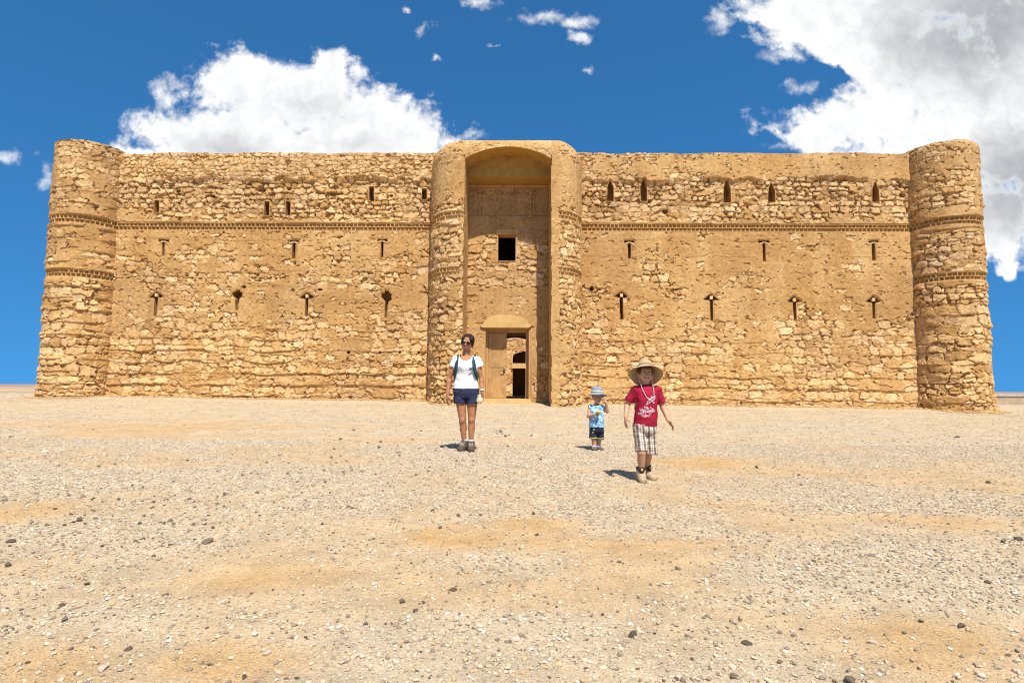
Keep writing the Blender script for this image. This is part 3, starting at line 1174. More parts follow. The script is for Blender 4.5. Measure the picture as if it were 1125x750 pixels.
# niche back wall with window and door openings, panel strip of blind niches
us = np.arange(GXL - 0.06, GXR + 0.06, 0.026)
zs = np.arange(0.0, Z_BEAM + 0.05, 0.026)
U, V = np.meshgrid(us, zs)
zpan0, zpan1 = at(557, 237, W).z, at(557, 205, W).z
mid = sst(at(557, 296, W).z, at(557, 283, W).z, V) if False else 0
zb0, zb1_ = at(557, 318, W).z, at(557, 262, W).z
rub = sst(zb0 - .1, zb0 + .3, V) * sst(zb1_ + .2, zb1_ - .2, V)
lowr = sst(at(557, 372, W).z + .5, at(557, 372, W).z - .3, V) * sst(0.9, 1.15, np.abs(U - GXC))
cov = 0.80 - 0.42 * rub - 0.22 * lowr
h, C = relief(U + 90, V, 7007, lambda z: 0.27, cov, np.full(U.shape, 0.05), np.full(U.shape, 0.05), 0.015, 0.06)
C = C * 0.97
pan = sst(zpan0 - .01, zpan0 + .01, V) * sst(zpan1 + .02, zpan1, V)
h = h - 0.05 * pan * (0.6 + 0.8 * fbm(U * 3, V * 3, 3, 34))
xcols = [at(p, 220, W).x for p in (528.5, 548.5, 564.5, 585)]
for xcx in xcols:
    for dx in (-0.06, 0.06):
        colm = np.sqrt(np.clip(1 - ((U - xcx - dx) / 0.05) ** 2, 0, 1))
        h = h + pan * 0.045 * colm * sst(0.30, 0.5, fbm(U * 4, V * 4, 3, 35))
    cap = (np.abs(U - xcx) < 0.17) & (V > zpan1 - 0.32) & (V < zpan1 - 0.18)
    h = np.where(cap & (pan > .5), 0.02 - 0.10 * (fbm(U * 10, V * 10, 2, 33) > 0.5), h)
wl, wr, wt, wb = at(547, 270, W).x, at(566.5, 270, W).x, at(557, 257.5, W).z, at(557, 286.5, W).z
dl, dr_, dt, dbm = at(533, 400, W).x, at(581, 400, W).x, at(557, 360.5, W).z, at(557, 438.5, W).z
uc, vc = (U[:-1, :-1] + U[1:, 1:]) / 2, (V[:-1, :-1] + V[1:, 1:]) / 2
keep = ~((uc > wl) & (uc < wr) & (vc > wb) & (vc < wt)) & ~((uc > dl) & (uc < dr_) & (vc < dt))
for (a0, a1, b0, b1) in ((wl, wr, wb, wt), (dl, dr_, -1, dt)):
    dd = np.maximum(np.maximum(a0 - U, U - a1), np.maximum(b0 - V, V - b1))
    h = h * sst(0.0, 0.10, dd)
gm = GM()
gm.grid(np.stack([U, W + 0.015 - h, V], -1), C, keep)
niche = gbuild(gm, 'niche_wall', M_STONE)


def lining(x0, x1, z0, z1, y0, y1, col, back=True, rim=0.03, colback=None):
    """room behind an opening: four sides and a back"""
    q = GM()
    a = [(x0, z0), (x1, z0), (x1, z1), (x0, z1)]
    o = [(x0 - rim, z0 - rim), (x1 + rim, z0 - rim), (x1 + rim, z1 + rim), (x0 - rim, z1 + rim)]
    V = [(x, y0, z) for x, z in o] + [(x, y0 - .004, z) for x, z in a]
    q.raw(V, [(i, (i + 1) % 4, 4 + (i + 1) % 4, 4 + i) for i in range(4)], col)
    V = [(x, y0 - .004, z) for x, z in a] + [(x, y1, z) for x, z in a]
    q.raw(V, [(i, (i + 1) % 4, 4 + (i + 1) % 4, 4 + i) for i in range(4)], col)
    if back:
        q.raw([(x, y1, z) for x, z in a], [(0, 1, 2, 3)], colback if colback is not None else col)
    return q


q = lining(wl, wr, wb, wt, W + 0.0, W + 0.55, PLAST_LT, back=False)
# dark upper room behind the window
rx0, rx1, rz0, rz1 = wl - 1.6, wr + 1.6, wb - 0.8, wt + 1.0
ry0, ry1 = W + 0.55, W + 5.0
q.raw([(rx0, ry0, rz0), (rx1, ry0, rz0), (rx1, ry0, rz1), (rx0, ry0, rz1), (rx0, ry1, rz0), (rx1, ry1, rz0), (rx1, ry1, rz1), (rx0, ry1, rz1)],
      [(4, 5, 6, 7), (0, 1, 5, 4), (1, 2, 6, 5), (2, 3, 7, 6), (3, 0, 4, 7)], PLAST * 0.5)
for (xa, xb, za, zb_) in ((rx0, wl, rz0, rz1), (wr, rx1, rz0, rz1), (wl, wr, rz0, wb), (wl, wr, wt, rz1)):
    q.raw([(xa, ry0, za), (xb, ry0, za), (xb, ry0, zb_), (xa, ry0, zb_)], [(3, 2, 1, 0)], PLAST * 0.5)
win = gbuild(q, 'window', M_SMOOTH)
win['label'] = 'dark square window above the door'
q = GM()
q.box((wl - .06, W - 0.032, wt + 0.015), (wr + .10, W + .05, wt + .20), PLAST_LT)
gbuild(q, 'window_lintel', M_SMOOTH)

# doorway: lintel stone, reveal, frame, leaf, steps
YD = W + 0.42
q = GM()
zl0, zl1 = at(556, 360, W).z, at(556, 346, W).z
prof = [(at(528, 358, W).x, zl0 + .05), (at(531, 360, W).x, zl0), (at(580, 360, W).x, zl0), (at(583.5, 357, W).x, zl0 + .06), (at(577, 349.5, W).x, zl1 - .13), (at(566, 346.5, W).x, zl1 - .02),
        (at(548, 346.5, W).x, zl1), (at(537, 348, W).x, zl1 - .08)]
n = len(prof)
V = [(x, W - 0.075, z) for x, z in prof] + [(GXC + (x - GXC) * 1.02, W + 0.08, z) for x, z in prof]
q.raw(V, [(i + n, (i + 1) % n + n, (i + 1) % n, i) for i in range(n)], np.array([0.56, 0.36, 0.14]))
cxx = np.mean([x for x, _ in prof])
czz = np.mean([z for _, z in prof])
q.raw([(x, W - 0.075, z) for x, z in prof] + [(cxx, W - 0.085, czz)], [(i, (i + 1) % n, n) for i in range(n)], np.array([0.56, 0.36, 0.14]))
dlint = gbuild(q, 'door_lintel', M_SMOOTH)
q = lining(dl, dr_, 0.05, dt, W + 0.005, W + 1.15, np.array([0.50, 0.30, 0.115]), back=False)
reveal = gbuild(q, 'door_reveal', M_SMOOTH)
def wood_mat():
    m, k, bs = new_mat('weathered_door_wood')
    co = k.n('ShaderNodeTexCoord').outputs['Object']
    gv_ = k.vmath('MULTIPLY', co, (46, 46, 2.2))
    gn = k.noise(gv_, 1.0, 6, .65)
    wn = k.noise(co, 3.2, 5, .6)
    c = k.mix(k.smooth(gn, .3, .7), (0.36, 0.19, 0.060), (0.50, 0.30, 0.115))
    c = k.mix(1.0, c, k.smooth(wn, .3, .7, .82, 1.15), 'MULTIPLY')
    k.link(c, bs.inputs['Base Color'])
    bs.inputs['Roughness'].default_value = .7
    b = k.n('ShaderNodeBump')
    b.inputs['Strength'].default_value = .5
    b.inputs['Distance'].default_value = .006
    k.link(gn, b.inputs['Height'])
    k.link(b.outputs[0], bs.inputs['Normal'])
    return m


m_wood = wood_mat()
fr_l, fr_r = at(533.5, 400, YD).x, at(581, 400, YD).x
leaf_l, leaf_r = at(536.5, 400, YD).x, at(556.5, 400, YD).x
op_r = at(577.5, 400, YD).x
zdt, zdb = at(556, 365.5, YD).z, at(556, 437.5, YD).z
q = GM()
q.box((dl - .01, YD - .05, zdb), (leaf_l - .006, YD + .07, dt), (.4, .25, .09))
q.box((op_r, YD - .05, zdb), (dr_ + .01, YD + .07, dt), (.4, .25, .09))
q.box((leaf_l - .004, YD - .052, zdt), (op_r - .002, YD + .07, dt + .01), (.4, .25, .09))
gbuild(q, 'door_frame', m_wood)
q = GM()
q.box((leaf_l, YD, zdb), (leaf_r, YD + .045, zdt - .008), (.45, .27, .1))
lw = leaf_r - leaf_l
hz = zdt - zdb
for a0, a1 in ((0.0, .06), (.47, .53), (.94, .995)):
    q.box((leaf_l + .004, YD - .018, zdb + a0 * hz + .01), (leaf_r - .004, YD - .002, zdb + a1 * hz - .012), (.45, .27, .1))
for a0, a1 in ((0.005, .13), (.87, .995)):
    q.box((leaf_l + a0 * lw, YD - .021, zdb + .008), (leaf_l + a1 * lw, YD - .001, zdt - .012), (.45, .27, .1))
for i in range(9):
    for sx in (.065, .935):
        zc = zdb + hz * (0.08 + 0.84 * i / 8)
        q.box((leaf_l + sx * lw - .013, YD - .034, zc - .013), (leaf_l + sx * lw + .013, YD - .022, zc + .013), (.3, .2, .1))
leaf = gbuild(q, 'wooden_door', m_wood)
q = GM()
zh = zdb + hz * 0.42
q.box((leaf_r - .13, YD - .040, zh - .07), (leaf_r - .05, YD - .023, zh + .07), (.1, .08, .06))
q.box((leaf_r - .11, YD - .085, zh - .015), (leaf_r - .08, YD - .041, zh + .015), (.1, .08, .06))
q.box((leaf_r - .22, YD - .105, zh - .014), (leaf_r - .075, YD - .083, zh + .014), (.1, .08, .06))
ho = gbuild(q, 'door_handle', mat('dark_iron', (.09, .06, .035), .5, .2, 30), leaf)
q = GM()
z1, z2 = at(556, 438, W - .1).z, at(556, 441.5, W - .4).z
q.box((at(533, 440, W).x - .25, W - .28, -0.1), (at(583, 440, W).x, W + 1.1, z1), (0.55, .37, .16))
q.box((at(529, 442, W).x - .15, W - .58, -0.1), (at(584, 442, W).x + .05, W - .283, z2), (0.55, .38, .17))
gbuild(q, 'doorstep', M_SMOOTH)

# entrance passage (dark, vaulted end) and the sunlit courtyard seen through the open door
PX0, PX1 = GXC - 1.6, GXC + 1.6
YP0, YP1 = W + 1.15, W + 11.0
ZPF = max(zdb - 0.02, 0.3)
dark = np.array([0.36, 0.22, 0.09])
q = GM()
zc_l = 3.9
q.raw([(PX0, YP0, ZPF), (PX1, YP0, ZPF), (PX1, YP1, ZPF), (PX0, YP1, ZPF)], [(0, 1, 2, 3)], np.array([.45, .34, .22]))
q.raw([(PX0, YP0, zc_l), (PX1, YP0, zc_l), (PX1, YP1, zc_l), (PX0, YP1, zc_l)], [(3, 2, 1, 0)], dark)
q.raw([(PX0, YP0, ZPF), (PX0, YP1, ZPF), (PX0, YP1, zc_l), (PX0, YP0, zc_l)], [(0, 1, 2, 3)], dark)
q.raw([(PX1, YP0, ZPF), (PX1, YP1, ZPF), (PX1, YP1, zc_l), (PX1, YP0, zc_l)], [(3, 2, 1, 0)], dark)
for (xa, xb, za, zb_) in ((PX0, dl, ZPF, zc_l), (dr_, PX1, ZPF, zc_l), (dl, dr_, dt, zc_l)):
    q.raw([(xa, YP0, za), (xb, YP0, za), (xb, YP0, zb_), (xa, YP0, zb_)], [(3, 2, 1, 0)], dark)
# arched end of the passage
na = 24
ax = np.linspace(PX0, PX1, na)
az_ = at(566, 371, YP1).z - 0.42 * ((ax - at(566, 371, YP1).x) / 1.3) ** 2
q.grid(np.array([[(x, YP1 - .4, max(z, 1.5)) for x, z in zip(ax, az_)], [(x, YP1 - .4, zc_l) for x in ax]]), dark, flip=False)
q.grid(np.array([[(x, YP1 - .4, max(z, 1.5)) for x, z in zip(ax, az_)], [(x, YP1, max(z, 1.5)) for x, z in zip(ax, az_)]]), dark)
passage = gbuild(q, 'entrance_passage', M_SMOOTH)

YC = W + 24.0
ua, ub = GXC - 6.5, GXC + 6.5
us = np.arange(ua, ub, 0.06)
zs = np.arange(0.2, 9.4, 0.06)
U, V = np.meshgrid(us, zs)
h, C = relief(U + 200, V, 8008, lambda z: 0.42, np.full(U.shape, .35), np.full(U.shape, .07), np.full(U.shape, .07), .01, .1)
ox0, ox1 = at(563.3, 400, YC).x, at(563.3, 400, YC).x + 1.9
oz_sp, oz_b1, oz_b0 = at(570, 393, YC).z, at(570, 399, YC).z, at(570, 404.5, YC).z
oz_ap = at(570, 386, YC).z
uc, vc = (U[:-1, :-1] + U[1:, 1:]) / 2, (V[:-1, :-1] + V[1:, 1:]) / 2
archt = oz_sp + (oz_ap - oz_sp) * np.sqrt(np.clip(1 - ((uc - (ox0 + ox1) / 2) / ((ox1 - ox0) / 2)) ** 2, 0, 1))
keep = ~((uc > ox0) & (uc < ox1) & (vc < archt))
q = GM()
q.grid(np.stack([U, YC - h, V], -1), C, keep)
ax0, ax1 = ox0 - .04, ox1 + .04
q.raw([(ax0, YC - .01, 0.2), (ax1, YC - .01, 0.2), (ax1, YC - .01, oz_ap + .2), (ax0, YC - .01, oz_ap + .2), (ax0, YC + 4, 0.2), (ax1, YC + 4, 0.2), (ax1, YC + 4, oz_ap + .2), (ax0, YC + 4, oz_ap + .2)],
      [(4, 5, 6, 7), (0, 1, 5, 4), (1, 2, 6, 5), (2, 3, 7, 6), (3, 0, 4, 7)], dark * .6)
q.box((ox0 - .1, YC - .12, oz_b0), (ox1 + .1, YC + .12, oz_b1), STONE_LT)
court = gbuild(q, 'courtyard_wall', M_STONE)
# outer side walls, rear wall, roof round the courtyard, inner court sides
q = GM()
XA, XB, YR = tl_c[0] + .3, tr_c[0] - .3, W + 36.0
for x in (XA, XB):
    q.raw([(x, W + .3, -.1), (x, YR, -.1), (x, YR, ZT - .05), (x, W + .3, ZT - .05)], [(0, 1, 2, 3)], PLAST)
q.raw([(XA, YR, -.1), (XB, YR, -.1), (XB, YR, ZT - .05), (XA, YR, ZT - .05)], [(0, 1, 2, 3)], PLAST)
gbuild(q, 'outer_wall', M_SMOOTH)
q = GM()
zr = ZT - .35
for (xa, xb, ya, yb) in ((XA, XB, W + .88, YP1), (XA, ua, YP1, YC), (ub, XB, YP1, YC), (XA, XB, YC, YR)):
    q.raw([(xa, ya, zr), (xb, ya, zr), (xb, yb, zr), (xa, yb, zr)], [(0, 1, 2, 3)], PLAST)
for x in (ua, ub):
    q.raw([(x, YP1, .2), (x, YC, .2), (x, YC, zr), (x, YP1, zr)], [(0, 1, 2, 3)], PLAST_LT)
for (xa, xb, za) in ((ua, PX0, .2), (PX1, ub, .2), (PX0, PX1, zc_l)):
    q.raw([(xa, YP1, za), (xb, YP1, za), (xb, YP1, zr), (xa, YP1, zr)], [(0, 1, 2, 3)], PLAST_LT)
q.raw([(XA, YC + .02, 0.2), (ua, YC + .02, .2), (ua, YC + .02, zr), (XA, YC + .02, zr)], [(0, 1, 2, 3)], PLAST)
gbuild(q, 'roof', M_SMOOTH)

# ------------------------------------------------------------------ low boundary wall far right
lw0 = at(1088, 432, 40).x
boundary = empty('low_wall', (lw0, 40, 0.0))
tag(boundary, 'low pale concrete boundary wall beyond the right hand corner tower', 'low wall')
m_conc = mat('pale_concrete', (0.40, 0.30, 0.20), .9, .15, 3, .3, 25)
m_cop = mat('grey_coping', (0.42, 0.36, 0.30), .9, .1, 3, .2, 25)
q = GM()
xw = lw0 - 3
while xw < lw0 + 40:
    q.box((xw - lw0, 0, -.1), (xw - lw0 + 3.05, .35, .62), (.4, .3, .2))
    xw += 3.1
q.build('wall_face', m_conc, boundary)
q = GM()
xw = lw0 - 3
while xw < lw0 + 40:
    q.box((xw - lw0 - .01, -.06, .622), (xw - lw0 + 3.07, .41, .80), (.4, .3, .2))
    xw += 3.1
q.build('coping', m_cop, boundary)

# ------------------------------------------------------------------ gravel
rng = np.random.default_rng(77)


def ico():
    p = (1 + 5 ** .5) / 2
    v = np.array([(-1, p, 0), (1, p, 0), (-1, -p, 0), (1, -p, 0), (0, -1, p), (0, 1, p), (0, -1, -p), (0, 1, -p), (p, 0, -1), (p, 0, 1), (-p, 0, -1), (-p, 0, 1)], float)
    v /= np.linalg.norm(v[0])
    f = np.array([(0, 11, 5), (0, 5, 1), (0, 1, 7), (0, 7, 10), (0, 10, 11), (1, 5, 9), (5, 11, 4), (11, 10, 2), (10, 7, 6), (7, 1, 8), (3, 9, 4), (3, 4, 2), (3, 2, 6), (3, 6, 8), (3, 8, 9), (4, 9, 5), (2, 4, 11), (6, 2, 10), (8, 6, 7), (9, 8, 1)])
    return v, f


ICV, ICF = ico()
OCV = np.array([(1, 0, 0), (0, 1, 0), (-1, 0, 0), (0, -1, 0), (0, 0, 1), (0, 0, -1)], float)
OCF = np.array([(0, 1, 4), (1, 2, 4), (2, 3, 4), (3, 0, 4), (1, 0, 5), (2, 1, 5), (3, 2, 5), (0, 3, 5)])


def scatter(n, y0, y1, smin, smax, power, use_ico, floor=0.08):
    n = int(n * 1.75)
    yv_ = np.sqrt(rng.uniform(y0 ** 2, y1 ** 2, n))
    lim = yv_ * 1.55 + 3.5                                # thins out gradually to both sides
    xv = rng.uniform(-1, 1, n) * lim
    inner = yv_ * 1.0 + 1.2
    fade = np.clip((lim - np.abs(xv)) / (lim - inner), 0, 1)
    ok = rng.random(n) < np.clip(gravel_density(xv, yv_), floor, 1) * fade
    xv, yv_ = xv[ok], yv_[ok]
    n = len(xv)
    sz = smin * (smax / smin) ** (rng.random(n) ** power)
    bv, bf = (ICV, ICF) if use_ico else (OCV, OCF)
    K = 24
    var_ = bv[None] * rng.uniform(0.62, 1.15, (K, len(bv), 1))
    pick = rng.integers(0, K, n)
    V = var_[pick] * np.stack([np.ones(n), rng.uniform(.6, 1, n), rng.uniform(.4, .75, n)], -1)[:, None, :] * (sz / 2)[:, None, None]
    a = rng.uniform(0, 2 * math.pi, n)
    ca, sa = np.cos(a)[:, None], np.sin(a)[:, None]
    V = np.stack([V[..., 0] * ca - V[..., 1] * sa, V[..., 0] * sa + V[..., 1] * ca, V[..., 2]], -1)
    zz = gz(xv, yv_) + gmicro(xv, yv_) + sz * 0.12
    V += np.stack([xv, yv_, zz], -1)[:, None, :]
    tone = rng.random(n)
    br = rng.uniform(.8, 1.15, n)[:, None]
    c = np.where((tone < .72)[:, None], np.array([.51, .415, .285]), np.where((tone < .875)[:, None], np.array([.33, .255, .18]), np.array([.14, .108, .08]))) * br
    c = np.where((tone < .08)[:, None], np.array([.64, .56, .45]) * br, c)
    c = np.where(((tone > .2) & (tone < .3))[:, None], np.array([.50, .33, .17]) * br, c)
    c = np.where(((tone >= .875) & (sz > .017))[:, None], np.array([.26, .20, .145]) * br, c)
    nv = len(bv)
    Fc = (bf[None] + (np.arange(n) * nv)[:, None, None]).reshape(-1, 3)
    return V.reshape(-1, 3), Fc, np.repeat(c, nv, axis=0)


gm = GM()
for args in ((140000, 1.2, 4.6, .0050, .026, 1.9, True), (260000, 4.2, 9.5, .010, .036, 2.0, False), (90000, 9.0, 22.5, .018, .050, 2.4, False), (7000, 22.5, 45.0, .04, .10, 2.0, False)):
    V, Fc, c = scatter(*args)
    inside = None
    gm.raw(V, Fc, c)
# stones fallen from the masonry along its foot
n = 9500
xv = rng.uniform(XL_J - 2.6, XR_J + 2.6, n)
yv_ = W - np.abs(rng.normal(0, 0.22, n)) + 0.02
for cx_, cy_, r_ in (tl_c, tr_c):
    dd = np.abs(xv - cx_)
    yv_ = np.where(dd < r_ + .2, np.minimum(yv_, cy_ - np.sqrt(np.maximum((r_ + .14) ** 2 - dd ** 2, 0)) - np.abs(rng.normal(0, .2, n))), yv_)
gd = np.clip((xv - GOL) / (GOR - GOL), 0, 1)
ing = (gd > 0) & (gd < 1)
tpl = np.minimum(np.clip((xv - GOL) / (GXL - GOL), 0, 1), np.clip((GOR - xv) / (GOR - GXR), 0, 1))
yv_ = np.where(ing, W - P_GATE * np.sqrt(np.clip(1 - (1 - tpl) ** 2, 0, 1)) - np.abs(rng.normal(0, .16, n)), yv_)
ok = ~((xv > GXL - .05) & (xv < GXR + .05))
xv, yv_ = xv[ok], yv_[ok]
n = len(xv)
sz = 0.02 * (8.0 ** (rng.random(n) ** 2.2))
var_ = ICV[None] * rng.uniform(0.62, 1.15, (24, 12, 1))
V = var_[rng.integers(0, 24, n)] * np.stack([np.ones(n), rng.uniform(.6, 1, n), rng.uniform(.4, .8, n)], -1)[:, None, :] * (sz / 2)[:, None, None]
V += np.stack([xv, yv_, gz(xv, yv_) + gmicro(xv, yv_) + sz * .12], -1)[:, None, :]
Fc = (ICF[None] + (np.arange(n) * 12)[:, None, None]).reshape(-1, 3)
c = (STONE_DK + (STONE_LT - STONE_DK) * rng.random((n, 1))) * rng.uniform(.85, 1.1, (n, 1))
gm.raw(V.reshape(-1, 3), Fc, np.repeat(c, 12, axis=0))
gv = gm.build('gravel', M_GRAVEL)
tag(gv, 'loose pale limestone gravel and grit scattered over the sand', 'gravel', kind='stuff')

# ------------------------------------------------------------------ single stones
def rock_mesh(seed, col, sub=2):
    bm = bmesh.new()
    bmesh.ops.create_icosphere(bm, subdivisions=sub, radius=0.5)
    r_ = random.Random(seed)
    o3 = Vector((r_.uniform(-50, 50), r_.uniform(-50, 50), r_.uniform(-50, 50)))
    planes = [(Vector((r_.uniform(-1, 1), r_.uniform(-1, 1), r_.uniform(-.6, 1))).normalized(), r_.uniform(.17, .38)) for _ in range(11)]
    sx, sy, sz = 1.0, r_.uniform(.68, .95), r_.uniform(.55, .8)
    for v in bm.verts:
        p = v.co.copy()
        p *= 1 + 0.35 * mnoise.noise(p * 2.2 + o3)
        for nrm, d in planes:
            e = p.dot(nrm) - d
            if e > 0:
                p -= nrm * e * 0.95
        p *= 1 + 0.10 * mnoise.noise(p * 7 + o3)
        v.co = Vector((p.x * sx, p.y * sy, p.z * sz))
    me = bpy.data.meshes.new('stone')
    bm.to_mesh(me)
    bm.free()
    zmin = min(v.co.z for v in me.vertices)
    a = me.attributes.new('Col', 'FLOAT_COLOR', 'POINT')
    for i, v in enumerate(me.vertices):
        v.co.z -= zmin + 0.15
        a.data[i].color = (*col, 1)
    me.materials.append(M_ROCK)
    return me


dark_me = [rock_mesh(i, (0.13 + .03 * (i % 3), 0.098 + .021 * (i % 3), 0.07 + .014 * (i % 3))) for i in range(8)]
brown_me = [rock_mesh(40 + i, (0.21, 0.155, 0.11)) for i in range(4)]
pale_me = [rock_mesh(60 + i, (0.60, 0.50, 0.37)) for i in range(4)]


def ground_hit(px, py):
    d = ray(px, py)
    z = 0.0
    for _ in range(8):
        k = (z - CAM.z) / d.z
        p = CAM + d * k
        z = gz1(p.x, p.y)
    return p.x, p.y, z


rr = random.Random(5)


def put_stone(px, py, wpx, kind, label, group):
    x, y, z = ground_hit(px, py)
    me = rr.choice({'d': dark_me, 'b': brown_me, 'p': pale_me}[kind])
    o = bpy.data.objects.new({'d': 'dark_stone', 'b': 'brown_stone', 'p': 'pale_stone'}[kind], me)
    COL.objects.link(o)
    o.location = (x, y, z)
    s = wpx / F_PX * math.hypot(x, y) * 0.90
    o.scale = (s, s, s * rr.uniform(.85, 1.0))
    o.rotation_euler = (0, 0, rr.uniform(0, 6.28))
    return tag(o, label, 'stone', group)


NOTABLE = [
    (442, 661, 12, 'd', 'chunky dark stone in the middle foreground, left of a flatter dark stone'),
    (498, 648, 13, 'd', 'flat dark stone in the middle foreground, upper right of a chunky dark one'),
    (457, 671, 10, 'd', 'flattish dark stone just below the chunky dark stone in the middle foreground'),
    (464, 662, 7, 'd', 'small dark stone between the chunky and flat dark stones in the middle foreground'),
    (695, 699, 14, 'd', 'biggest round dark stone in front of the boy in red, near the lower edge'),
    (821, 707, 15, 'd', 'broad dark stone right of the biggest round one, near the lower edge'),
    (934, 748, 16, 'd', 'large dark stone cut by the lower edge, right of centre'),
    (806, 743, 14, 'b', 'rough brown stone at the lower edge below the broad dark stone'),
    (139, 714, 11, 'd', 'round dark stone at the lower left, above a pale slab of stone'),
    (114, 735, 15, 'p', 'pale flat stone at the lower left, just below a round dark stone'),
    (293, 719, 14, 'p', 'pale flat stone on orange sand in the lower left, far from dark stones'),
    (567, 702, 17, 'p', 'largest pale flat stone, in the lower middle of the gravel'),
    (958, 706, 13, 'p', 'pale flat stone on orange sand in the lower right'),
    (49, 497, 11, 'p', 'pale flat stone far out at the left near the round tower'),
    (187, 573, 10, 'd', 'dark round stone standing out on the left half, above a scattered chain of stones'),
    (228, 596, 15, 'd', 'wide low dark stone at the end of the scattered chain on the left'),
    (12, 595, 11, 'd', 'dark stone at the left edge, upper of two there'),
    (9, 621, 9, 'd', 'dark stone at the left edge, lower of two there'),
    (504, 567, 9, 'd', 'dark stone pair partner below the woman, the upper one'),
    (483, 580, 8, 'd', 'small dark stone on a sandy patch below the woman, lowest of three'),
    (528, 566, 7, 'd', 'small round dark stone below the woman, nearest the toddler side'),
    (586, 565, 8, 'd', 'lone dark stone on the gravel below the space between woman and toddler'),
    (744, 625, 10, 'b', 'brown stone alone on pale gravel below the boy in red'),
    (895, 617, 7, 'd', 'small dark stone at the end of an orange sand streak on the right'),
    (1118, 593, 11, 'd', 'dark stone at the right edge, right one of a close pair'),
    (1105, 596, 9, 'd', 'dark stone near the right edge, left one of a close pair'),
    (1056, 688, 10, 'd', 'dark stone on the orange patch at the lower right, right one of two'),
    (1012, 683, 8, 'd', 'dark stone on the orange patch at the lower right, left one of two'),
]
for a in NOTABLE:
    put_stone(*a[:5], 'single stones lying on the gravel')
MORE = [(168, 611, 8), (148, 595, 8), (158, 592, 7), (187, 599, 8), (235, 580, 7), (168, 552, 8), (245, 557, 7), (111, 537, 7), (127, 510, 6), (383, 557, 9), (354, 576, 9), (401, 686, 8),
        (66, 666, 10), (72, 680, 11), (184, 653, 7), (226, 690, 7), (230, 730, 9), (83, 740, 8), (78, 713, 8), (719, 696, 8), (649, 677, 7), (662, 675, 8), (813, 681, 9), (858, 728, 10),
        (869, 571, 7), (877, 522, 6), (1085, 531, 8), (743, 747, 12), (761, 725, 8), (95, 642, 10), (503, 575, 6), (575, 588, 6), (590, 588, 7), (560, 705, 8), (630, 722, 7), (680, 618, 6), (667, 628, 4),
        (300, 648, 6), (410, 592, 6), (330, 542, 7), (275, 520, 6), (206, 507, 6), (75, 545, 6), (60, 560, 7), (35, 575, 7), (105, 570, 7), (94, 566, 6), (1095, 560, 7), (1040, 585, 6),
        (960, 640, 7), (1085, 640, 8), (700, 735, 8), (640, 690, 6), (520, 690, 6), (335, 700, 7), (268, 745, 10), (327, 745, 9), (30, 728, 8), (1010, 735, 8), (1108, 720, 8), (900, 560, 6), (800, 590, 6)]
for px, py, wd in MORE:
    put_stone(px + rr.uniform(-1, 1), py, wd * .85, rr.choice('ddb'), 'small dark fist sized stone lying among the pale gravel', 'small dark stones among the gravel')
# a loose belt of small dark stones sweeping from the left towards the woman, and thin scatter elsewhere
cnt = 0
while cnt < 190:
    if rr.random() < 0.72:
        px = rr.uniform(60, 560)
        py = 588 - 0.17 * px + rr.gauss(0, 20)
    else:
        px, py = rr.uniform(5, 1120), rr.uniform(470, 640)
    if not 462 < py < 640 or (640 < px < 730 and 480 < py < 535) or (490 < px < 535 and py < 505):
        continue
    put_stone(px, py, rr.uniform(3.2, 6.4), rr.choice('ddddb'), 'small dark fist sized stone lying among the pale gravel', 'small dark stones among the gravel')
    cnt += 1

# ------------------------------------------------------------------ people


def cap_mesh(bm, p0, p1, r0, r1, seg=14, flat=False, sx=1.0, sy=1.0):
    """tapered rounded limb between two joints (flat: open-cuff ends)"""
    p0, p1 = Vector(p0), Vector(p1)
    d = (p1 - p0)
    L = d.length
    d.normalize()
    ref = Vector((0, 1, 0)) if abs(d.y) < 0.9 else Vector((1, 0, 0))
    a = d.cross(ref).normalized()
    b = a.cross(d).normalized()
    prof = []
    if flat:
        prof = [(0, r0), (L * .5, (r0 + r1) / 2), (L, r1)]
    else:
        for i in range(5):
            k = i / 5 * math.pi / 2
            prof.append((-r0 * math.cos(k), r0 * math.sin(k)))
        prof += [(0, r0), (L * .33, r0 + (r1 - r0) * .33), (L * .67, r0 + (r1 - r0) * .67), (L, r1)]
        for i in range(1, 6):
            k = i / 5 * math.pi / 2
            prof.append((L + r1 * math.sin(k), r1 * math.cos(k)))
    rings = []
    for (z, r) in prof:
        if r < 1e-5:
            rings.append([bm.verts.new(p0 + d * z)])
        else:
            rings.append([bm.verts.new(p0 + d * z + a * (math.cos(q) * r * sx) + b * (math.sin(q) * r * sy)) for q in (2 * math.pi * i / seg for i in range(seg))])
    skin_rings(bm, rings)


def skin_rings(bm, rings):
    for r0, r1 in zip(rings, rings[1:]):
        if len(r0) == 1:
            for i in range(len(r1)):
                bm.faces.new((r0[0], r1[i], r1[(i + 1) % len(r1)]))
        elif len(r1) == 1:
            for i in range(len(r0)):
                bm.faces.new((r0[i], r1[0], r0[(i + 1) % len(r0)]))
        else:
            n = len(r0)
            for i in range(n):
                bm.faces.new((r0[i], r1[i], r1[(i + 1) % n], r0[(i + 1) % n]))
    for r in (rings[0], rings[-1]):
        if len(r) > 1:
            bm.faces.new(r)


def loft(bm, secs, seg=28, pw=2.3):
    """closed body of stacked super-ellipses: (z, cx, cy, rx, ry)"""
    rings = []
    for z, cx_, cy_, rx_, ry_ in secs:
        ring = []
        for i in range(seg):
            q = 2 * math.pi * i / seg
            c, s_ = math.cos(q), math.sin(q)
            ring.append(bm.verts.new((cx_ + rx_ * math.copysign(abs(c) ** (2 / pw), c), cy_ + ry_ * math.copysign(abs(s_) ** (2 / pw), s_), z)))
        rings.append(ring)
    skin_rings(bm, rings)


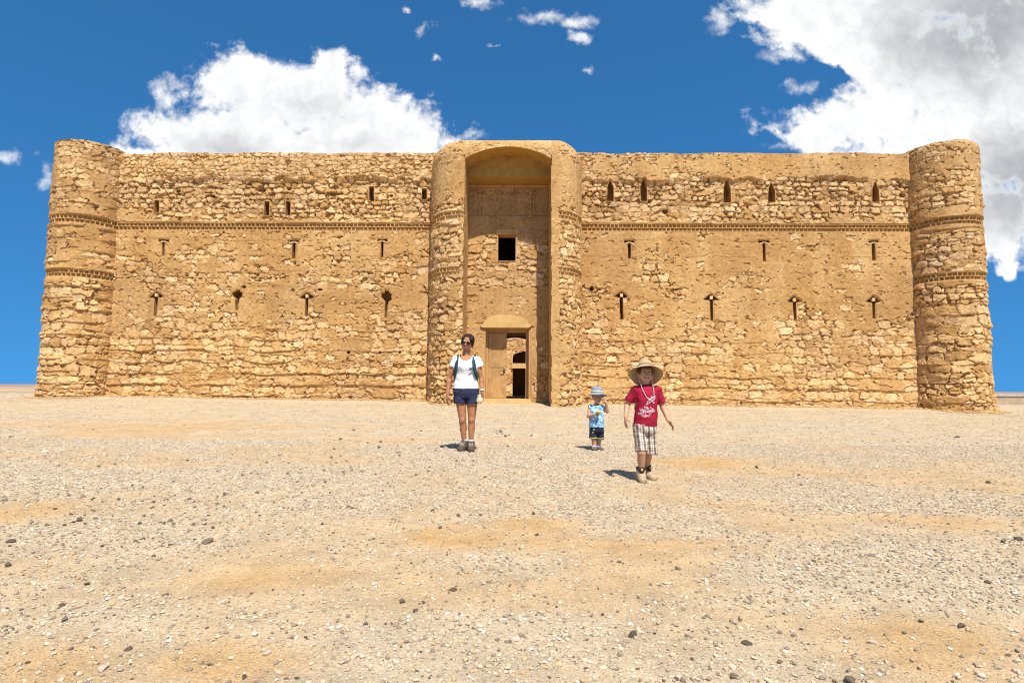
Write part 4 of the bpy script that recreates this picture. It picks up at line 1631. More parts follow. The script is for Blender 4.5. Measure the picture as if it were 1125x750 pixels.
def ell(bm, c, r, rot=None, seg=18):
    M = Matrix.Translation(Vector(c)) @ ((rot or Matrix.Identity(3)).to_4x4()) @ Matrix.Diagonal((*r, 1))
    bmesh.ops.create_uvsphere(bm, u_segments=seg, v_segments=seg // 2 + 2, radius=1, matrix=M)


def finish(bm, name, m, parent, voxel=None, smooth=2, wr=0.0, wscale=20.0, post=None):
    bmesh.ops.recalc_face_normals(bm, faces=bm.faces)
    me = bpy.data.meshes.new(name)
    bm.to_mesh(me)
    bm.free()
    o = bpy.data.objects.new(name, me)
    COL.objects.link(o)
    if voxel:
        md = o.modifiers.new('r', 'REMESH')
        md.mode = 'VOXEL'
        md.voxel_size = voxel
        if smooth:
            sm = o.modifiers.new('s', 'SMOOTH')
            sm.factor = 0.5
            sm.iterations = smooth
        dg = bpy.context.evaluated_depsgraph_get()
        ev = o.evaluated_get(dg)
        me2 = bpy.data.meshes.new_from_object(ev)
        o.modifiers.clear()
        old = o.data
        o.data = me2
        bpy.data.meshes.remove(old)
        me2.name = name
        me = me2
    if wr:
        vs = [v.co.copy() for v in me.vertices]
        ns = [v.normal.copy() for v in me.vertices]
        for v, c, nn_ in zip(me.vertices, vs, ns):
            k = mnoise.noise(Vector((c.x * wscale, c.y * wscale, c.z * wscale * 0.8)) + Vector((3, 7, 1))) + 0.5 * mnoise.noise(c * wscale * 2.3)
            v.co = c + nn_ * wr * k
    if post:
        post(me)
    me.polygons.foreach_set('use_smooth', [True] * len(me.polygons))
    me.materials.clear()
    me.materials.append(m)
    o.parent = parent
    return o


def hand(bm, wrist, direction, palm_n, size, curl=0.35, side=1, fr=0.0082):
    """palm, four unequal bent fingers and a thumb leaving the side of the palm"""
    d = Vector(direction).normalized()
    nrm = Vector(palm_n)
    nrm = (nrm - d * nrm.dot(d)).normalized()       # the way the palm faces
    sd = d.cross(nrm).normalized() * side           # towards the thumb
    w_ = Vector(wrist)
    pl_ = size * 0.52
    rot = Matrix((sd, d, nrm)).transposed()
    ell(bm, w_ + d * pl_ * .55, (size * .215, pl_ * .62, size * .085), rot, 14)
    k = size / 0.18
    for i, (off_, ln) in enumerate(((.155, .43), (.052, .49), (-.052, .45), (-.150, .35))):
        a = w_ + d * pl_ * .92 + sd * off_ * size
        L = ln * size
        dir_ = d + sd * off_ * .55
        dir_.normalize()
        r = fr * k * (0.98 if i < 3 else .86)
        p = a
        for j, fr_ in enumerate((.45, .32, .23)):
            c = curl * (j + 0.6) * 0.9
            dj = (dir_ * math.cos(c) + nrm * math.sin(c)).normalized()
            q_ = p + dj * L * fr_
            cap_mesh(bm, p, q_, r, r * .92, 8)
            p, r = q_, r * .92
    a = w_ + d * pl_ * .30 + sd * size * .17
    t1 = a + (d * .55 + sd * .62 + nrm * .25).normalized() * size * .22
    t2 = t1 + (d * .85 + sd * .15 + nrm * .38).normalized() * size * .17
    cap_mesh(bm, w_ + d * pl_ * .15 + sd * size * .06, t1, fr * k * 1.5, fr * k * 1.15, 8)
    cap_mesh(bm, t1, t2, fr * k * 1.12, fr * k * .92, 8)


class Head:
    """head built in its own frame (origin between the ears, -y is the face), then turned and set on the neck"""

    def __init__(self, c, R3, h, child=False):
        self.c, self.R, self.h, self.child = Vector(c), R3, h, child

    def p(self, x, y, z):
        return self.c + self.R @ (Vector((x, y, z)) * self.h)

    def e(self, bm, c, r, rot=None, seg=18):
        ell(bm, self.p(*c), [q * self.h for q in r], self.R @ (rot or Matrix.Identity(3)), seg)

    def skull(self, bm):
        ch = self.child
        self.e(bm, (0, .06, .13), (.325, .40, .37), None, 24)              # cranium
        self.e(bm, (0, -.10, -.10), (.285 if not ch else .305, .27, .33 if not ch else .30), None, 22)   # face
        self.e(bm, (0, -.205, -.345), (.125, .115, .10))                  # chin
        for s in (-1, 1):
            self.e(bm, (s * .175, -.20, -.13), (.125, .11, .11))           # cheeks
            self.e(bm, (s * .325, .05, -.03), (.045, .09, .125))           # ears
            self.e(bm, (s * .13, -.325, .075), (.11, .05, .035))           # brow
        cap_mesh(bm, self.p(0, -.345, .03), self.p(0, -.43, -.125), .038 * self.h, .055 * self.h, 10)   # nose
        for s in (-1, 1):
            self.e(bm, (s * .045, -.385, -.135), (.04, .045, .035))
        self.e(bm, (0, -.335, -.235), (.125, .05, .035))                   # lips
        self.e(bm, (0, -.320, -.285), (.10, .05, .030))


def skin_mat(name, col):
    return mat(name, col, .6, .16, 18, .2, 200, .22, 0, .12)


M_SKIN_W = skin_mat('tanned_skin', (0.40, 0.175, 0.085))
M_SKIN_B = skin_mat('child_skin', (0.53, 0.285, 0.17))
M_HAIR = mat('dark_brown_hair', (0.026, 0.011, 0.009), .62, .5, 60, .7, 150, .2)
M_HAIR_K = mat('brown_hair', (0.075, 0.038, 0.018), .5, .4, 60, .5, 180, .5)
M_LIP = mat('lips', (0.36, 0.085, 0.07), .4, .1, 40)
M_TEETH = mat('teeth', (0.78, 0.72, 0.62), .3, .05, 40)
M_EYE = mat('eye_white', (0.72, 0.70, 0.66), .25, .03, 40)
M_IRIS = mat('dark_iris', (0.03, 0.016, 0.01), .2, .1, 40)
M_LENS = mat('dark_lens', (0.006, 0.005, 0.006), .08, .05, 20, spec=.6)


def face(hd, parent, eyes=True, smile=0.1, tag_eye=True):
    if eyes:
        for s in (-1, 1):
            bm = bmesh.new()
            hd.e(bm, (s * .135, -.335, -.005), (.050, .032, .024), None, 14)
            e = finish(bm, 'eye', M_EYE, parent)
            bm = bmesh.new()
            hd.e(bm, (s * .135, -.360, -.008), (.026, .012, .024), None, 12)
            finish(bm, 'iris', M_IRIS, e)
            bm = bmesh.new()
            cap_mesh(bm, hd.p(s * .06, -.378, .075), hd.p(s * .22, -.335, .085), .018 * hd.h, .012 * hd.h, 8)
            finish(bm, 'eyebrow', M_HAIR_K, parent)
    bm = bmesh.new()
    for x0, x1, z0, z1 in ((-.125, 0, -.225 + smile * .35, -.238), (0, .125, -.238, -.225 + smile * .35), (-.12, 0, -.235 + smile * .3, -.298), (0, .12, -.298, -.235 + smile * .3)):
        cap_mesh(bm, hd.p(x0, -.365 + .25 * abs(x0) ** 1.2, z0), hd.p(x1, -.365 + .25 * abs(x1) ** 1.2, z1), .020 * hd.h, .020 * hd.h, 8)
    mo = finish(bm, 'mouth', M_LIP, parent)
    bm = bmesh.new()
    hd.e(bm, (0, -.352, -.262), (.088, .030, .026), None, 12)
    finish(bm, 'teeth', M_TEETH, mo)


def project_strokes(target, strokes, name, m, parent, r0=0.002, y_from=-1.0):
    """thin marks laid on the front of a garment: each stroke is a list of (x, z) with a half width"""
    bvh = BVHTree.FromPolygons([v.co.copy() for v in target.data.vertices], [list(p.vertices) for p in target.data.polygons])
    bm = bmesh.new()
    for pts, hw in strokes:
        dense = []
        for a, b in zip(pts, pts[1:]):
            n_ = max(2, int(math.dist(a, b) / 0.006))
            dense += [(a[0] + (b[0] - a[0]) * i / n_, a[1] + (b[1] - a[1]) * i / n_) for i in range(n_)]
        dense.append(pts[-1])
        prev = None
        for i, (x, z) in enumerate(dense):
            j0, j1 = dense[max(0, i - 1)], dense[min(len(dense) - 1, i + 1)]
            tx_, tz_ = j1[0] - j0[0], j1[1] - j0[1]
            l_ = math.hypot(tx_, tz_) or 1
            ox, oz = -tz_ / l_ * hw, tx_ / l_ * hw
            pr = []
            for sgn in (1, -1):
                hit = bvh.ray_cast(Vector((x + ox * sgn, y_from, z + oz * sgn)), Vector((0, 1, 0)))
                if hit[0] is None:
                    break
                pr.append(hit[0] + Vector((0, -r0, 0)))
            if len(pr) < 2:
                prev = None
                continue
            cur = [bm.verts.new(pr[0]), bm.verts.new(pr[1])]
            if prev:
                bm.faces.new((prev[0], prev[1], cur[1], cur[0]))
            prev = cur
    me = bpy.data.meshes.new(name)
    bm.to_mesh(me)
    bm.free()
    return link_mesh(name, me, m, parent)


def boot(bm, ankle, toe, L, wd, hgt, shaft):
    """ankle boot: shaft, heel, instep and toe cap; ankle = (x, y), toe = unit direction"""
    a = Vector((ankle[0], ankle[1], 0))
    t_ = Vector((toe[0], toe[1], 0)).normalized()
    up = Vector((0, 0, 1))
    cap_mesh(bm, a + up * (hgt * .7), a + up * shaft, wd * .62, wd * .56, 14, True)
    ell(bm, a - t_ * L * .06 + up * hgt * .52, (wd * .56, wd * .60, hgt * .52))
    cap_mesh(bm, a + up * hgt * .62 + t_ * L * .05, a + t_ * L * .48 + up * hgt * .36, wd * .56, wd * .50, 14)
    cap_mesh(bm, a + t_ * L * .30 + up * hgt * .32, a + t_ * L * .58 + up * hgt * .30, wd * .52, wd * .50, 14)


def sole(bm, ankle, toe, L, wd, th):
    a = Vector((ankle[0], ankle[1], 0))
    t_ = Vector((toe[0], toe[1], 0)).normalized()
    s_ = Vector((-t_.y, t_.x, 0))
    rings = []
    for z in (0, th):
        ring = []
        for i in range(24):
            q_ = 2 * math.pi * i / 24
            u_, v_ = math.cos(q_), math.sin(q_)
            ring.append(bm.verts.new(a + t_ * (L * .23 + u_ * L * .52) + s_ * (v_ * wd * (.55 + .10 * u_)) + Vector((0, 0, z))))
        rings.append(ring)
    skin_rings(bm, rings)


def place_person(px, py, label):
    x, y, z = ground_hit(px, py)
    e = empty('person', (x, y, z - 0.004))
    tag(e, label, 'person')
    return e, y


# ---- woman ------------------------------------------------------------
wo, wy = place_person(511.0, 495.0, 'woman in a white cap sleeved top and navy shorts with sunglasses standing before the gateway')
V = 0.0048
HT = Matrix.Rotation(R(9), 3, 'Y') @ Matrix.Rotation(R(-8), 3, 'Z') @ Matrix.Rotation(R(4), 3, 'X')
hw = Head((0.012, 0.0, 1.495), HT, 0.236)
bm = bmesh.new()
hw.skull(bm)
cap_mesh(bm, (0, .02, 1.26), (.006, .015, 1.40), .056, .050)
loft(bm, [(.74, .0, .01, .14, .10), (.82, 0, .01, .168, .115), (.90, 0, .01, .165, .11), (1.00, -.005, .005, .132, .092), (1.08, -.005, 0, .130, .092), (1.17, -.005, -.005, .145, .105), (1.24, -.005, .0, .150, .095), (1.285, -.005, .01, .13, .07), (1.31, 0, .015, .07, .055)])
for s in (-1, 1):
    ell(bm, (s * .062 - .005, -.075, 1.165), (.062, .055, .060))
# legs
for hp, kn, an, b in (((-.080, .0, .80), (-.042, -.020, .43), (-.012, .03, .085), -1), ((.092, .0, .80), (.086, -.015, .43), (.078, -.01, .085), 1)):
    cap_mesh(bm, hp, (kn[0], kn[1] + .01, kn[2] + .02), .090, .052, 18)
    ell(bm, (kn[0], kn[1] - .006, kn[2]), (.045, .046, .070))
    cap_mesh(bm, (kn[0], kn[1] + .01, kn[2]), an, .050, .031, 16)
    ell(bm, ((kn[0] * .65 + an[0] * .35), kn[1] * .6 + an[1] * .4 + .025, kn[2] * .68 + an[2] * .32), (.050, .052, .105))
# arms
for sh, el_, wr_, b in (((-.152, .015, 1.250), (-.236, .03, 1.00), (-.250, -.03, .775), -1), ((.150, .015, 1.250), (.208, .03, 1.00), (.232, -.045, .80), 1)):
    ell(bm, sh, (.050, .050, .050))
    cap_mesh(bm, sh, el_, .045, .036, 14)
    cap_mesh(bm, el_, wr_, .037, .025, 14)
    ell(bm, (Vector(el_) * .75 + Vector(wr_) * .25), (.036, .037, .055))
hand(bm, (-.250, -.03, .775), (-.03, -.12, -1), (.75, .5, 0), .165, .30, side=1)
hand(bm, (.232, -.045, .80), (.02, -.22, -1), (-.65, -.75, 0), .165, .55, side=-1)
wbody = finish(bm, 'body', M_SKIN_W, wo, V, 6)
face(hw, wo, eyes=False, smile=.16)
bm = bmesh.new()                                                       # hair drawn back into a bun
hw.e(bm, (0, .115, .185), (.380, .425, .375), None, 24)
hw.e(bm, (.0, .53, .12), (.17, .15, .16))
for s in (-1, 1):
    hw.e(bm, (s * .315, .02, .02), (.075, .18, .25))
    hw.e(bm, (s * .235, -.16, .225), (.13, .14, .15))
finish(bm, 'hair', M_HAIR, wo, .006, 2, .0025, 60)
sg = bpy.data.objects
bm = bmesh.new()
for s in (-1, 1):
    hw.e(bm, (s * .160, -.385, -.010), (.140, .035, .100), None, 18)
    cap_mesh(bm, hw.p(s * .265, -.36, .04), hw.p(s * .335, .03, .03), .013 * hw.h, .012 * hw.h, 8)
cap_mesh(bm, hw.p(-.05, -.41, .03), hw.p(.05, -.41, .03), .014 * hw.h, .014 * hw.h, 8)
finish(bm, 'sunglasses', M_LENS, wo)
M_WHITE = mat('white_cotton', (0.78, 0.77, 0.78), .85, .05, 30, .2, 260)
bm = bmesh.new()
loft(bm, [(.855, .0, .008, .178, .127), (.90, .0, .008, .174, .122), (.97, -.004, .005, .158, .112), (1.06, -.005, 0, .154, .112), (1.15, -.005, -.012, .168, .128), (1.22, -.005, -.005, .170, .118), (1.270, -.005, .008, .165, .092), (1.300, -.005, .012, .135, .080), (1.325, -.005, .015, .10, .06)])
for s in (-1, 1):
    ell(bm, (s * .150, .014, 1.252), (.060, .062, .060))
    cap_mesh(bm, (s * .148, .014, 1.25), (s * .200, .022, 1.165), .056, .055, 18, True)
    ell(bm, (s * .062 - .005, -.082, 1.165), (.068, .058, .064))


def scoop(me):
    """open the neckline"""
    b_ = bmesh.new()
    b_.from_mesh(me)
    kill = [f for f in b_.faces if ((f.calc_center_median().x + .004) / .088) ** 2 + ((f.calc_center_median().z - 1.325) / .085) ** 2 < 1 and f.calc_center_median().y < .075]
    bmesh.ops.delete(b_, geom=kill, context='FACES')
    b_.to_mesh(me)
    b_.free()


top = finish(bm, 'top', M_WHITE, wo, .0055, 2, .0085, 13, post=scoop)
M_NAVY = mat('navy_cotton', (0.022, 0.027, 0.062), .8, .2, 40, .25, 300)
bm = bmesh.new()
loft(bm, [(.73, .002, .012, .165, .112), (.80, .002, .012, .183, .128), (.86, .001, .01, .178, .124), (.905, 0, .01, .166, .115)])
for s in (-1, 1):
    cap_mesh(bm, (s * .086 + .006, .01, .80), (s * .088 + .012, .0, .652), .098, .102, 20, True, 0.93, 1.0)
sh_ = finish(bm, 'shorts', M_NAVY, wo, .0055, 2, .009, 13)
M_SOCK = mat('white_sock', (0.72, 0.72, 0.74), .9, .1, 60, .4, 300)
M_BOOT = mat('grey_brown_suede', (0.092, 0.070, 0.048), .85, .35, 45, .5, 200)
M_SOLE = mat('dark_rubber', (0.045, 0.035, 0.028), .8, .2, 40)
M_LACE = mat('pale_laces', (0.42, 0.36, 0.27), .8, .1, 60)
for ax, ay, tx_, ty_ in ((-.012, .03, -.34, -1), (.078, -.01, .12, -1)):
    bm = bmesh.new()
    cap_mesh(bm, (ax, ay, .08), (ax, ay - .002, .162), .041, .039, 16, True)
    finish(bm, 'sock', M_SOCK, wo, .006, 1, .003, 70)
    bm = bmesh.new()
    boot(bm, (ax, ay), (tx_, ty_), .240, .092, .100, .142)
    b_ = finish(bm, 'boot', M_BOOT, wo, .0055, 2, .0025, 45)
    bm = bmesh.new()
    sole(bm, (ax, ay), (tx_, ty_), .246, .090, .026)
    finish(bm, 'sole', M_SOLE, b_)
    bm = bmesh.new()
    for i in range(4):
        k = .20 + .08 * i
        c_ = Vector((ax, ay, 0)) + Vector((tx_, ty_, 0)).normalized() * (.235 * k) + Vector((0, 0, .128 - .125 * (k - .12)))
        s_ = Vector((-ty_, tx_, 0)).normalized() * .026
        cap_mesh(bm, c_ - s_, c_ + s_, .0045, .0045, 8)
    finish(bm, 'laces', M_LACE, b_)
bm = bmesh.new()
cap_mesh(bm, (.2305, -.042, .825), (.2285, -.036, .848), .0310, .0315, 16, True)
finish(bm, 'wristwatch', mat('pale_watch_strap', (.62, .58, .50), .4, .05, 40), wo)

# things she carries
pack = empty('backpack', wo.location)
tag(pack, 'dark teal backpack worn by the woman in the white top', 'backpack')
M_TEAL = mat('dark_teal_webbing', (0.010, 0.062, 0.060), .75, .25, 50, .3, 240)
bm = bmesh.new()
loft(bm, [(.93, 0, .215, .10, .06), (.96, 0, .215, .125, .085), (1.10, 0, .22, .132, .095), (1.24, 0, .205, .12, .08), (1.29, 0, .19, .085, .05)], 24, 3.2)
finish(bm, 'pack_body', M_TEAL, pack, .007, 2, .003, 25)
for s in (-1, 1):
    bm = bmesh.new()
    pts = [(s * .088 - .003, .165, 1.275), (s * .102 - .003, .10, 1.312), (s * .108 - .003, .02, 1.326), (s * .112 - .003, -.062, 1.280), (s * .116 - .003, -.118, 1.215), (s * .130 - .004, -.126, 1.13), (s * .150 - .004, -.088, 1.05), (s * .163 - .004, -.01, .995), (s * .150, .10, .965), (s * .12, .18, .96)]
    prev = None
    for i, p_ in enumerate(pts):
        p_ = Vector(p_)
        q0, q1 = Vector(pts[max(0, i - 1)]), Vector(pts[min(len(pts) - 1, i + 1)])
        tg = (q1 - q0).normalized()
        outw = (p_ - Vector((0, .02, p_.z - .0))).normalized()
        if i in (1, 2):
            outw = Vector((0, 0, 1))
        sd_ = tg.cross(outw).normalized() * .026
        nr_ = sd_.cross(tg).normalized() * .006
        cur = [bm.verts.new(p_ + sd_ + nr_), bm.verts.new(p_ - sd_ + nr_), bm.verts.new(p_ - sd_ - nr_), bm.verts.new(p_ + sd_ - nr_)]
        if prev:
            for a_ in range(4):
                bm.faces.new((prev[a_], prev[(a_ + 1) % 4], cur[(a_ + 1) % 4], cur[a_]))
        else:
            bm.faces.new(cur)
        prev = cur
    bm.faces.new(prev[::-1])
    stp = finish(bm, 'shoulder_strap', M_TEAL, pack)
bm = bmesh.new()
cap_mesh(bm, (.105, -.138, 1.14), (.060, -.148, 1.118), .008, .008, 8)
finish(bm, 'strap_tail', M_TEAL, pack)
pap = empty('paper_packet', wo.location)
tag(pap, 'crumpled cream paper packet held in the hand of the woman in white', 'packet')
bm = bmesh.new()
ell(bm, (.200, -.115, .700), (.042, .030, .052))
bag = finish(bm, 'wrapper', mat('cream_paper', (.72, .62, .44), .7, .08, 40, .3, 120), pap, .006, 1, .008, 40)
bm = bmesh.new()
cap_mesh(bm, (.196, -.113, .735), (.190, -.112, .770), .020, .034, 12, True)
finish(bm, 'folded_top', bpy.data.materials['cream_paper'], pap, .006, 1, .004, 60)

# ---- boy in red -------------------------------------------------------
bo, by = place_person(708.0, 527.5, 'boy in a red shirt, checked shorts and wide straw hat walking ahead on the gravel')
V = 0.0042
HB = Matrix.Rotation(R(5), 3, 'Y') @ Matrix.Rotation(R(-3), 3, 'X')
hb = Head((.020, -.005, 1.018), HB, .195, True)
bm = bmesh.new()
hb.skull(bm)
cap_mesh(bm, (.025, .02, .86), (.022, .01, .95), .042, .038)
loft(bm, [(.50, .012, .01, .095, .075), (.58, .014, .01, .105, .08), (.68, .018, .005, .10, .078), (.78, .022, .0, .105, .08), (.86, .024, .005, .105, .07), (.90, .024, .01, .06, .045)])
for hp, kn, an in (((-.04, .01, .50), (-.038, -.065, .28), (-.034, -.015, .09)), ((.062, .01, .50), (.052, .025, .285), (.044, .125, .105))):
    cap_mesh(bm, hp, kn, .062, .043, 16)
    cap_mesh(bm, kn, an, .042, .028, 16)
    ell(bm, (kn[0] * .65 + an[0] * .35, kn[1] * .65 + an[1] * .35 + .012, kn[2] * .65 + an[2] * .35), (.038, .040, .06))
for sh, el_, wr_ in (((-.080, .01, .865), (-.150, .040, .718), (-.178, -.035, .608)), ((.130, .01, .865), (.186, .02, .712), (.222, -.06, .580))):
    ell(bm, sh, (.038, .038, .038))
    cap_mesh(bm, sh, el_, .033, .028, 14)
    cap_mesh(bm, el_, wr_, .030, .020, 14)
hand(bm, (-.178, -.035, .608), (-.06, -.25, -1), (.8, .3, 0), .125, .35, side=1, fr=.0078)
hand(bm, (.222, -.06, .580), (.42, -.40, -.72), (-.5, -.45, -.6), .125, .45, side=-1, fr=.0078)
finish(bm, 'body', M_SKIN_B, bo, V, 5)
face(hb, bo, True, .10)
bm = bmesh.new()
hb.e(bm, (0, .10, .17), (.355, .41, .375), None, 22)
for s in (-1, 1):
    hb.e(bm, (s * .30, -.04, .06), (.06, .13, .15))
hb.e(bm, (0, -.24, .30), (.24, .12, .09))
finish(bm, 'hair', M_HAIR_K, bo, .006, 2, .002, 70)
M_RED = mat('red_cotton', (0.31, 0.005, 0.026), .8, .12, 30, .2, 260)
bm = bmesh.new()
loft(bm, [(.525, .018, .005, .114, .090), (.58, .019, .005, .112, .090), (.68, .021, .0, .108, .088), (.78, .024, -.004, .108, .090), (.85, .025, .002, .112, .080), (.885, .025, .008, .098, .064), (.910, .024, .010, .072, .052), (.922, .024, .010, .052, .046)])
for sh, cf in (((-.078, .01, .864), (-.134, .032, .752)), ((.130, .01, .864), (.176, .018, .742))):
    ell(bm, sh, (.047, .048, .047))
    cap_mesh(bm, sh, cf, .043, .045, 16, True)
shirt = finish(bm, 'shirt', M_RED, bo, .005, 2, .0090, 14)
M_PRINT = mat('white_print', (0.68, 0.44, 0.48), .85, .25, 90)
st = [([(.012, .752), (.060, .788), (.098, .808)], .0055), ([(.004, .728), (.050, .760), (.092, .784)], .0055), ([(.020, .790), (.055, .770), (.085, .742)], .0045), ([(.048, .806), (.098, .790)], .004)]
pr_ = random.Random(12)
for i in range(58):
    q_ = pr_.uniform(0, 6.283)
    x0 = .010 + .068 * math.cos(q_) * pr_.random() ** .6
    z0 = .660 + .050 * math.sin(q_) * pr_.random() ** .6 + .25 * (x0 - .01)
    st.append(([(x0, z0), (x0 + pr_.uniform(-.02, .02), z0 + pr_.uniform(-.012, .012)), (x0 + pr_.uniform(-.028, .028), z0 + pr_.uniform(-.02, .02))], pr_.uniform(.0012, .0030)))
project_strokes(shirt, st, 'shirt_print', M_PRINT, shirt)


def plaid_mat():
    m, k, bs = new_mat('checked_cotton')
    co = k.n('ShaderNodeTexCoord').outputs['Object']
    sp = k.n('ShaderNodeSeparateXYZ')
    k.link(co, sp.inputs[0])

    def stripe(v, period, width, ph=0.0):
        f_ = k.math('FRACT', k.math('ADD', k.math('DIVIDE', v, period), ph + 50.0))
        return k.math('LESS_THAN', f_, width)
    wob = k.math('MULTIPLY', k.math('SUBTRACT', k.noise(co, 22, 2), .5), .012)
    x = k.math('ADD', k.math('ADD', sp.outputs[0], wob), k.math('MULTIPLY', sp.outputs[2], .06))
    z = k.math('ADD', sp.outputs[2], wob)
    c = k.mix(k.math('MULTIPLY', stripe(z, .058, .30), .38), (0.66, 0.56, 0.46), (0.16, 0.085, 0.045))
    c = k.mix(k.math('MULTIPLY', stripe(x, .052, .36), .80), c, (0.060, 0.036, 0.024))
    c = k.mix(k.math('MULTIPLY', stripe(x, .052, .10, .35), .7), c, (0.25, 0.10, 0.05))
    c = k.mix(k.math('MULTIPLY', stripe(z, .058, .10, .55), .6), c, (0.06, 0.035, 0.025))
    k.link(c, bs.inputs['Base Color'])
    bs.inputs['Roughness'].default_value = .85
    return m


bm = bmesh.new()
loft(bm, [(.46, .012, .01, .112, .090), (.53, .012, .01, .114, .092), (.56, .012, .01, .106, .086)])
cap_mesh(bm, (-.036, .005, .49), (-.034, -.040, .285), .066, .068, 18, True, .92, 1.05)
cap_mesh(bm, (.062, .01, .49), (.058, .025, .262), .066, .070, 18, True, .92, 1.05)
finish(bm, 'shorts', plaid_mat(), bo, .005, 2, .010, 13)
M_BB = mat('beige_suede', (0.40, 0.29, 0.17), .85, .22, 45, .4, 200)
M_TONGUE = mat('dark_boot_collar', (0.045, 0.030, 0.028), .8, .3, 60)
M_BADGE = mat('yellow_badge', (0.70, 0.36, 0.03), .6, .1, 60)
for ax, ay, tx_, ty_, zz in ((-.034, -.015, -.06, -1, 0.0), (.046, .125, .50, -1, .0)):
    bm = bmesh.new()
    cap_mesh(bm, (ax, ay, .10), (ax, ay, .165), .035, .033, 14, True)
    finish(bm, 'sock', M_SOCK, bo, .006, 1)
    bm = bmesh.new()
    boot(bm, (ax, ay), (tx_, ty_), .175, .078, .085, .115)
    b_ = finish(bm, 'boot', M_BB, bo, .005, 2, .002, 45)
    bm = bmesh.new()
    sole(bm, (ax, ay), (tx_, ty_), .180, .078, .018)
    finish(bm, 'sole', M_SOLE, b_)
    t_ = Vector((tx_, ty_, 0)).normalized()
    bm = bmesh.new()
    cap_mesh(bm, Vector((ax, ay, .112)) , Vector((ax, ay, .143)), .050, .047, 16, True)
    ell(bm, Vector((ax, ay, .112)) + t_ * .040, (.026, .022, .034))
    finish(bm, 'boot_collar', M_TONGUE, b_, .005, 1)
    bm = bmesh.new()
    ell(bm, Vector((ax, ay, .118)) + t_ * .062, (.011, .004, .012))
    finish(bm, 'badge', M_BADGE, b_)


def hat_mesh(prof, wav, th, seg=64):
    """crown and brim turned about z from an outer profile, with real thickness"""
    bm = bmesh.new()
    full = prof + [(r, z - th) for r, z in reversed(prof)]
    rings = []
    for r, z in full:
        if r < 1e-4:
            rings.append([bm.verts.new((0, 0, z))])
            continue
        ring = []
        for i in range(seg):
            q_ = 2 * math.pi * i / seg
            ring.append(bm.verts.new((r * math.cos(q_), r * math.sin(q_), z + wav(r, q_))))
        rings.append(ring)
    skin_rings(bm, rings)
    return bm


def straw_mat():
    m, k, bs = new_mat('woven_straw')
    co = k.n('ShaderNodeTexCoord').outputs['Object']
    nz = k.noise(co, 130, 3, .7)
    c = k.mix(k.smooth(nz, .3, .7), (0.31, 0.20, 0.105), (0.51, 0.375, 0.225))
    k.link(c, bs.inputs['Base Color'])
    bs.inputs['Roughness'].default_value = .8
    b = k.n('ShaderNodeBump')
    b.inputs['Strength'].default_value = .4
    b.inputs['Distance'].default_value = .004
    k.link(nz, b.inputs['Height'])
    k.link(b.outputs[0], bs.inputs['Normal'])
    return m


bm = hat_mesh([(0, .100), (.040, .098), (.064, .086), (.076, .055), (.084, .020), (.092, .006), (.118, -.016), (.148, -.042), (.178, -.066)],
              lambda r, q_: (.020 * math.cos(2 * q_ + .5) + .008 * math.sin(3 * q_)) * max(0, (r - .088) / .084) ** 1.3, .004)
M_STRAW = straw_mat()
hat = finish(bm, 'straw_hat', M_STRAW, bo)
hat.location = hb.p(.02, .11, .235)
hat.rotation_euler = (R(-34), R(7), 0)
hat.scale = (.93, .93, .93)
# band between crown and brim
bm = bmesh.new()
loft(bm, [(.012, 0, 0, .0935, .0935), (.030, 0, 0, .0885, .0885)], 36, 2.0)
finish(bm, 'hat_band', mat('tan_ribbon', (.30, .17, .07), .7, .1, 40), hat)
# chin cord hanging to the chest
bm = bmesh.new()
pts = [hb.p(-.33, .0, .10), hb.p(-.325, -.10, -.30), Vector((-.022, -.088, .862)), Vector((.006, -.100, .800)), Vector((.030, -.104, .782))]
pt2 = [hb.p(.33, .0, .10), hb.p(.325, -.10, -.30), Vector((.082, -.085, .850)), Vector((.078, -.100, .805)), Vector((.050, -.104, .785)), Vector((.030, -.104, .782))]
for pp in (pts, pt2):
    for a_, b_ in zip(pp, pp[1:]):
        cap_mesh(bm, a_, b_, .0025, .0025, 8)
ell(bm, (.030, -.106, .780), (.007, .006, .009))
finish(bm, 'chin_cord', mat('pale_cord', (.70, .58, .52), .8, .1, 80), hat).parent = bo

# ---- toddler ----------------------------------------------------------
to, ty0 = place_person(655.5, 494.8, 'toddler in a blue sleeveless top and grey sun hat holding a snack')
HD = Matrix.Rotation(R(10), 3, 'Z') @ Matrix.Rotation(R(4), 3, 'X')
ht = Head((.010, -.01, .755), HD, .185, True)
bm = bmesh.new()
ht.skull(bm)
cap_mesh(bm, (.004, .02, .60), (.008, .01, .68), .038, .036)
loft(bm, [(.29, .0, .01, .085, .075), (.36, 0, .005, .093, .082), (.45, 0, .0, .095, .085), (.54, 0, .0, .090, .078), (.61, .002, .005, .088, .062), (.645, .003, .01, .05, .04)])
for hp, kn, an in (((-.040, .01, .30), (-.040, -.01, .185), (-.036, .0, .06)), ((.045, .01, .30), (.040, .03, .185), (.030, .05, .06))):
    cap_mesh(bm, hp, kn, .052, .040, 14)
    cap_mesh(bm, kn, an, .039, .028, 14)
for sh, el_, wr_ in (((-.088, .0, .605), (-.118, -.03, .490), (-.040, -.135, .520)), ((.088, .0, .605), (.148, -.03, .560), (.125, -.085, .690))):
    ell(bm, sh, (.036, .034, .036))
    cap_mesh(bm, sh, el_, .032, .028, 14)
    cap_mesh(bm, el_, wr_, .029, .020, 14)
hand(bm, (-.040, -.135, .520), (.9, -.25, .15), (-.1, .5, .85), .095, .6, side=1, fr=.0085)
hand(bm, (.125, -.085, .690), (-.35, -.05, .95), (-.7, .5, 0), .095, .35, side=-1, fr=.0085)
finish(bm, 'body', M_SKIN_B, to, .0042, 3)
face(ht, to, True, .02)
bm = bmesh.new()
